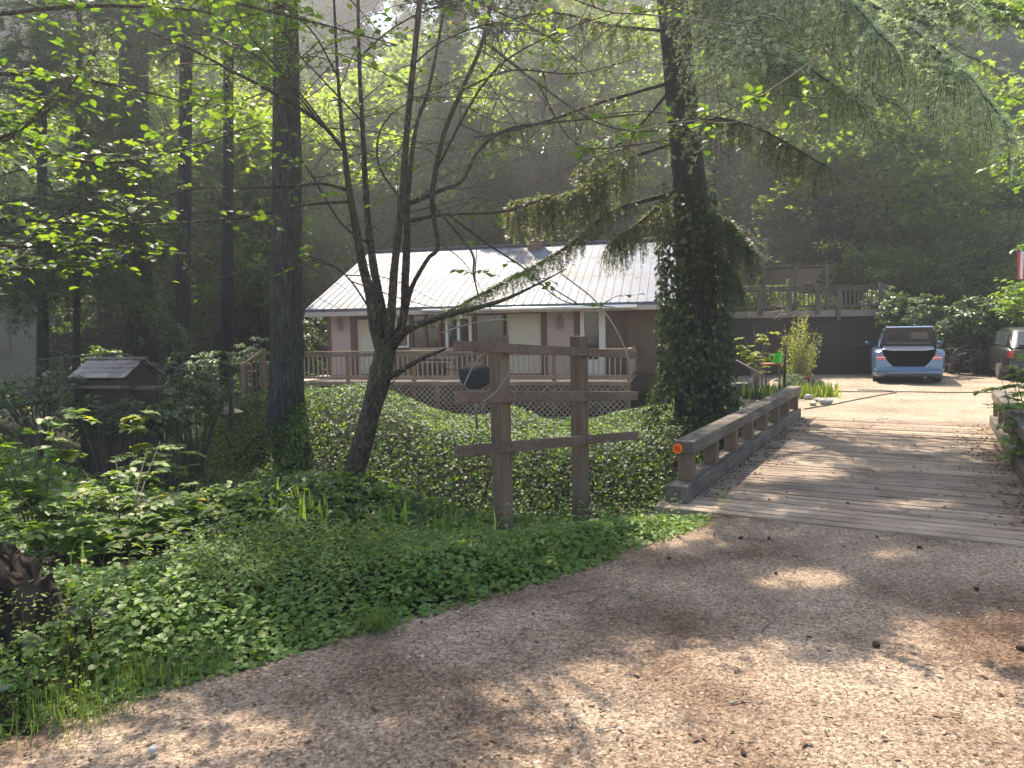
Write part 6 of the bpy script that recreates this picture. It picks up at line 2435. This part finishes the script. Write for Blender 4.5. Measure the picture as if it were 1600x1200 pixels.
# many small mixed weeds standing above the ground cover
nw = 520
wx = rng.uniform(-5.2, 1.9, nw)
wy = np.interp(wx, EDGE[:-1, 0], EDGE[:-1, 1]) + rng.uniform(-.05, 2.8, nw)
wz = H(wx, wy)
PP, TT, NN, SS = [], [], [], []
for k in range(nw):
    hh = rng.uniform(.12, .42) * (1 if wy[k] < 6 else .7)
    ln_ = rng.normal(0, .12, 2)
    nl = int(rng.integers(4, 8))
    f = np.linspace(.25, 1, nl)
    base_ = np.stack([wx[k] + ln_[0] * f * hh, wy[k] + ln_[1] * f * hh, wz[k] + f * hh], axis=1)
    a = np.arange(nl) * 1.6 + rng.random() * 6
    sz_ = rng.uniform(.025, .065)
    for s_ in (0, math.pi):
        PP.append(base_)
        TT.append(np.stack([np.cos(a + s_), np.sin(a + s_), np.full(nl, -.15)], axis=1))
        NN.append(rng.normal(0, .2, (nl, 3)) + [0, 0, 1.])
        SS.append(sz_ * (1.15 - .5 * f))
PP, TT, NN, SS = map(np.concatenate, (PP, TT, NN, SS))
o = leaves_mesh('weeds', T_LEAF, PP, NN, TT, SS, 'groundcover', SS * .9)
tag(o, 'mixed leafy weeds standing above the ground cover', 'weeds', kind='stuff')

# shoots by the right railing
sapling('leafy_shrub', (1660, 720, 8.2), [(1570, 612, 8.0), (1590, 600, 8.2), (1580, 585, 8.4), (1600, 640, 8.0), (1560, 580, 8.6), (1590, 555, 8.8), (1600, 530, 8.8), (1610, 660, 7.8), (1575, 545, 9)],
        'dark green shoots leaning over the right bridge railing', (.06, .1), 'groundcover', 55, .25)
# little tree with sunlit leaves left of the pail
sapling('young_tree', (1182, 612, 17.2), [(1162, 520, 17.2), (1178, 505, 17.2), (1200, 512, 17.3), (1165, 540, 17), (1190, 545, 17), (1155, 535, 17.1), (1202, 530, 17.2), (1185, 535, 17), (1175, 552, 17)],
        'young sunlit tree with sparse lime leaves left of the green pail', (.07, .11), 'lime', 20, .22, 'tree', .014, twig='pale_twig')


def bush(name, cx_, cy_, d, rad, n1, label, leaf=(.1, .16), mat='rhodo', zb=None, nst=16):
    c = P(cx_, cy_, d)
    zb = float(H(c[0], c[1])) if zb is None else zb
    root = tree_root(name, (c[0], c[1], zb), label, cat='shrub')
    cc = np.array([0, 0, c[2] - zb])
    mb = MB()
    for k in range(nst):
        u_ = rdir(1)[0]
        u_[2] = abs(u_[2]) * .8
        e = cc + u_ * np.array(rad) * .8
        mb.tube(spline([(rng.normal(0, .08), rng.normal(0, .08), -.1), tuple(cc * .5 + u_ * .25), tuple(e)], 4), np.linspace(.03, .008, 9), 5, cap=False)
    mb.build('stems', 'twig', root)
    nc = 90
    u_ = rdir(nc)
    cl = cc + u_ * (rng.random(nc) ** .35)[:, None] * np.array(rad)
    idx = rng.integers(0, nc, n1)
    dd = rdir(n1)
    dd[:, 2] *= .5
    pos = cl[idx] + dd * .07
    nr = rng.normal(0, .35, (n1, 3)) + u_[idx] * .35 + np.array([0, 0, .8])
    s_ = rng.uniform(*leaf, n1)
    val = np.clip(rng.random(nc)[idx] * .6 + .4 * rng.random(n1), 0, .999)
    leaves_mesh('crown', T_LEAF, pos + np.array([0, 0, .0]), nr, dd + [0, 0, -.1], s_, mat, s_ * .8, root, val)


bush('rhododendron_bush', 1428, 500, 22.2, (1.15, .8, .85), 2600, 'big round rhododendron bush behind the blue car', zb=0.0)
bush('rhododendron_bush', 1378, 470, 23.6, (.6, .5, .5), 900, 'small rhododendron top over the end of the roof deck railing', zb=0.0)
bush('rhododendron_bush', 1530, 500, 22.6, (1.0, .8, .75), 2000, 'spreading pale leaved bush between the two cars', (.11, .2), zb=0.0)
bush('rhododendron_bush', 1590, 485, 21.8, (.8, .7, .8), 1500, 'lime tinged bush above the silver vehicle', (.1, .17), 'broadleaf', zb=0.0)
bush('rhododendron_bush', 1490, 520, 22.8, (.55, .5, .5), 800, 'low bush over the retaining wall right of the blue car', (.1, .16), zb=0.0)
bush('garden_shrub', 400, 575, 24, (.9, .8, 1.0), 3200, 'sunlit pale shrub left of the lone fir by the path', (.08, .13), 'sage')
bush('garden_shrub', 160, 570, 23, (.8, .8, .6), 1500, 'bright green bush behind the well house', (.08, .12), 'broadleaf')
bush('garden_shrub', 310, 575, 24, (1.2, .8, .7), 2200, 'dark shrub between the two slender firs', (.08, .13), 'rhodo')
bush('garden_shrub', 165, 655, 12.3, (.9, .5, .4), 2200, 'dark leafy shrub at the foot of the well house', (.06, .1), 'ivy_shaded')
bush('garden_shrub', 300, 625, 14.2, (.8, .5, .5), 2600, 'dark twiggy shrub hiding the footbridge right of the well house', (.05, .09), 'rhodo')
bush('garden_shrub', 262, 655, 12.6, (.55, .4, .35), 1500, 'low dark shrub between the well house and the lone fir', (.05, .09), 'rhodo')
bush('garden_shrub', 60, 620, 13, (1.0, .5, .5), 2600, 'dark shrub left of the well house at the picture edge', (.05, .1), 'rhodo')
bush('garden_shrub', 480, 540, 26, (1.0, .8, 1.1), 2200, 'dark shrub beyond the left end of the house', (.08, .13), 'rhodo')
# fallen log of branches under the right bushes: twiggy tangle
mb = MB()
for k in range(60):
    a = P(rng.uniform(1470, 1550), rng.uniform(545, 575), 22 + rng.uniform(-.3, .3))
    e = a + rng.normal(0, .3, 3) * [1, .4, .6]
    mb.tube(np.array([a, (a + e) / 2 + rng.normal(0, .04, 3), e]), .008, 4, cap=False)
o = mb.build('brush_pile', 'pale_twig')
tag(o, 'tangle of pale dead twigs hanging over the dark retaining wall', 'brush pile', kind='stuff')

# ------------------------------------------------------------------ litter on the road
n_ = 26000
u_ = rng.random(n_)
y = 2.2 + 7.5 * u_ ** 1.5
x = rng.uniform(-1, 1, n_) * (.72 * y + .4)
ok = (edge_side(x, y) < .12) & ~bridge_mask(x, y, 0)
x, y = x[ok], y[ok]
n_ = len(x)
cl = vnoise(x, y, 23, 1.3)
ok = rng.random(n_) < .35 + .65 * cl
x, y = x[ok], y[ok]
n_ = len(x)
pos = np.stack([x, y, np.full(n_, .004) + rng.random(n_) * .006], axis=1)
nr = rng.normal(0, .22, (n_, 3)) + [0, 0, 1.]
ln = rng.uniform(.006, .02, n_) * (1 + (rng.random(n_) < .04))
o = leaves_mesh('forest_litter', T_STRIP, pos, nr, rdir(n_) * [1, 1, .1], ln, 'litter', ln * rng.uniform(.12, .55, n_))
tag(o, 'needles, bark chips and fine gravel scattered over the road', 'litter', kind='stuff')
n_ = 350
y = 2.3 + 5 * rng.random(n_) ** 1.3
x = rng.uniform(-1, 1, n_) * (.72 * y)
ok = edge_side(x, y) < .1
x, y = x[ok], y[ok]
n_ = len(x)
pos = np.stack([x, y, np.full(n_, .01)], axis=1)
o = leaves_mesh('fallen_leaves', T_FOLD, pos, rng.normal(0, .3, (n_, 3)) + [0, 0, 1.], rdir(n_) * [1, 1, .1], rng.uniform(.015, .04, n_), 'litter')
tag(o, 'small dry leaves fallen on the road', 'fallen leaves', kind='stuff')
n_ = 1500
y = 2.2 + 6 * rng.random(n_) ** 1.5
x = rng.uniform(-1, 1, n_) * (.72 * y + .3)
ok = (edge_side(x, y) < .2) & ~bridge_mask(x, y, 0)
x, y = x[ok], y[ok]
n_ = len(x)
sz = .006 + .022 * rng.random(n_) ** 4
o = leaves_mesh('loose_stones', T_OCT, np.stack([x, y, np.zeros(n_)], axis=1), rng.normal(0, .15, (n_, 3)) + [0, 0, 1.], rdir(n_) * [1, 1, .1], sz, 'pebble', sz * rng.uniform(.6, 1, n_))
tag(o, 'loose small stones lying on the gravel road', 'loose stones', kind='stuff')
# cones, leaves and needles swept along the bridge
n_ = 1200
al = rng.uniform(0, BL, n_)
ac = np.where(rng.random(n_) < .5, np.abs(rng.normal(0, .16, n_)) + .02, BW - np.abs(rng.normal(0, .2, n_)) - .02)
ac = np.where(rng.random(n_) < .25, rng.uniform(0, BW, n_), ac)
x, y = BO[0] + BB[0] * al + BP[0] * ac, BO[1] + BB[1] * al + BP[1] * ac
pos = np.stack([x, y, np.full(n_, .032)], axis=1)
o = leaves_mesh('bridge_litter', T_FOLD, pos, rng.normal(0, .3, (n_, 3)) + [0, 0, 1.], rdir(n_) * [1, 1, .1], rng.uniform(.02, .06, n_), 'litter')
tag(o, 'dry leaves and bark drifted along the bridge curbs', 'litter', kind='stuff')
# drifts of soil over both ends of the planks
# ------------------------------------------------------------------ volume added to stand in for lens glare
HAZE = True
if HAZE:
    m = bpy.data.materials.new('glare_volume')
    m.use_nodes = True
    MATS['glare_volume'] = m
    n, l = m.node_tree.nodes, m.node_tree.links
    n.remove(n['Principled BSDF'])
    pv = n.new('ShaderNodeVolumePrincipled')
    pv.inputs['Color'].default_value = (0.9, 0.94, 0.96, 1)
    pv.inputs['Density'].default_value = 0.0037
    pv.inputs['Anisotropy'].default_value = 0.72
    l.new(pv.outputs[0], n['Material Output'].inputs['Volume'])
    mb = MB()
    mb.box((0, 40, 28), (200, 160, 64))
    hz = mb.build('glare_haze', 'glare_volume')
    tag(hz, kind='stuff')

# ------------------------------------------------------------------ render
scene.view_settings.view_transform = 'Standard'
scene.view_settings.look = 'None'
scene.view_settings.exposure = 1.6
scene.view_settings.use_white_balance = True
scene.view_settings.white_balance_temperature = 7000
scene.view_settings.white_balance_tint = 14
scene.view_settings.gamma = 1
c = scene.cycles
c.use_denoising = True
bg.inputs[1].default_value = 0.15
try:
    c.denoiser = 'OPENIMAGEDENOISE'
    c.denoising_input_passes = 'RGB_ALBEDO_NORMAL'
    c.denoising_prefilter = 'NONE'
except Exception:
    pass
c.max_bounces = 8
c.diffuse_bounces = 4
c.glossy_bounces = 3
c.transmission_bounces = 4
c.volume_bounces = 0
c.transparent_max_bounces = 8
c.sample_clamp_indirect = 6
c.use_adaptive_sampling = True
c.adaptive_threshold = 0.02
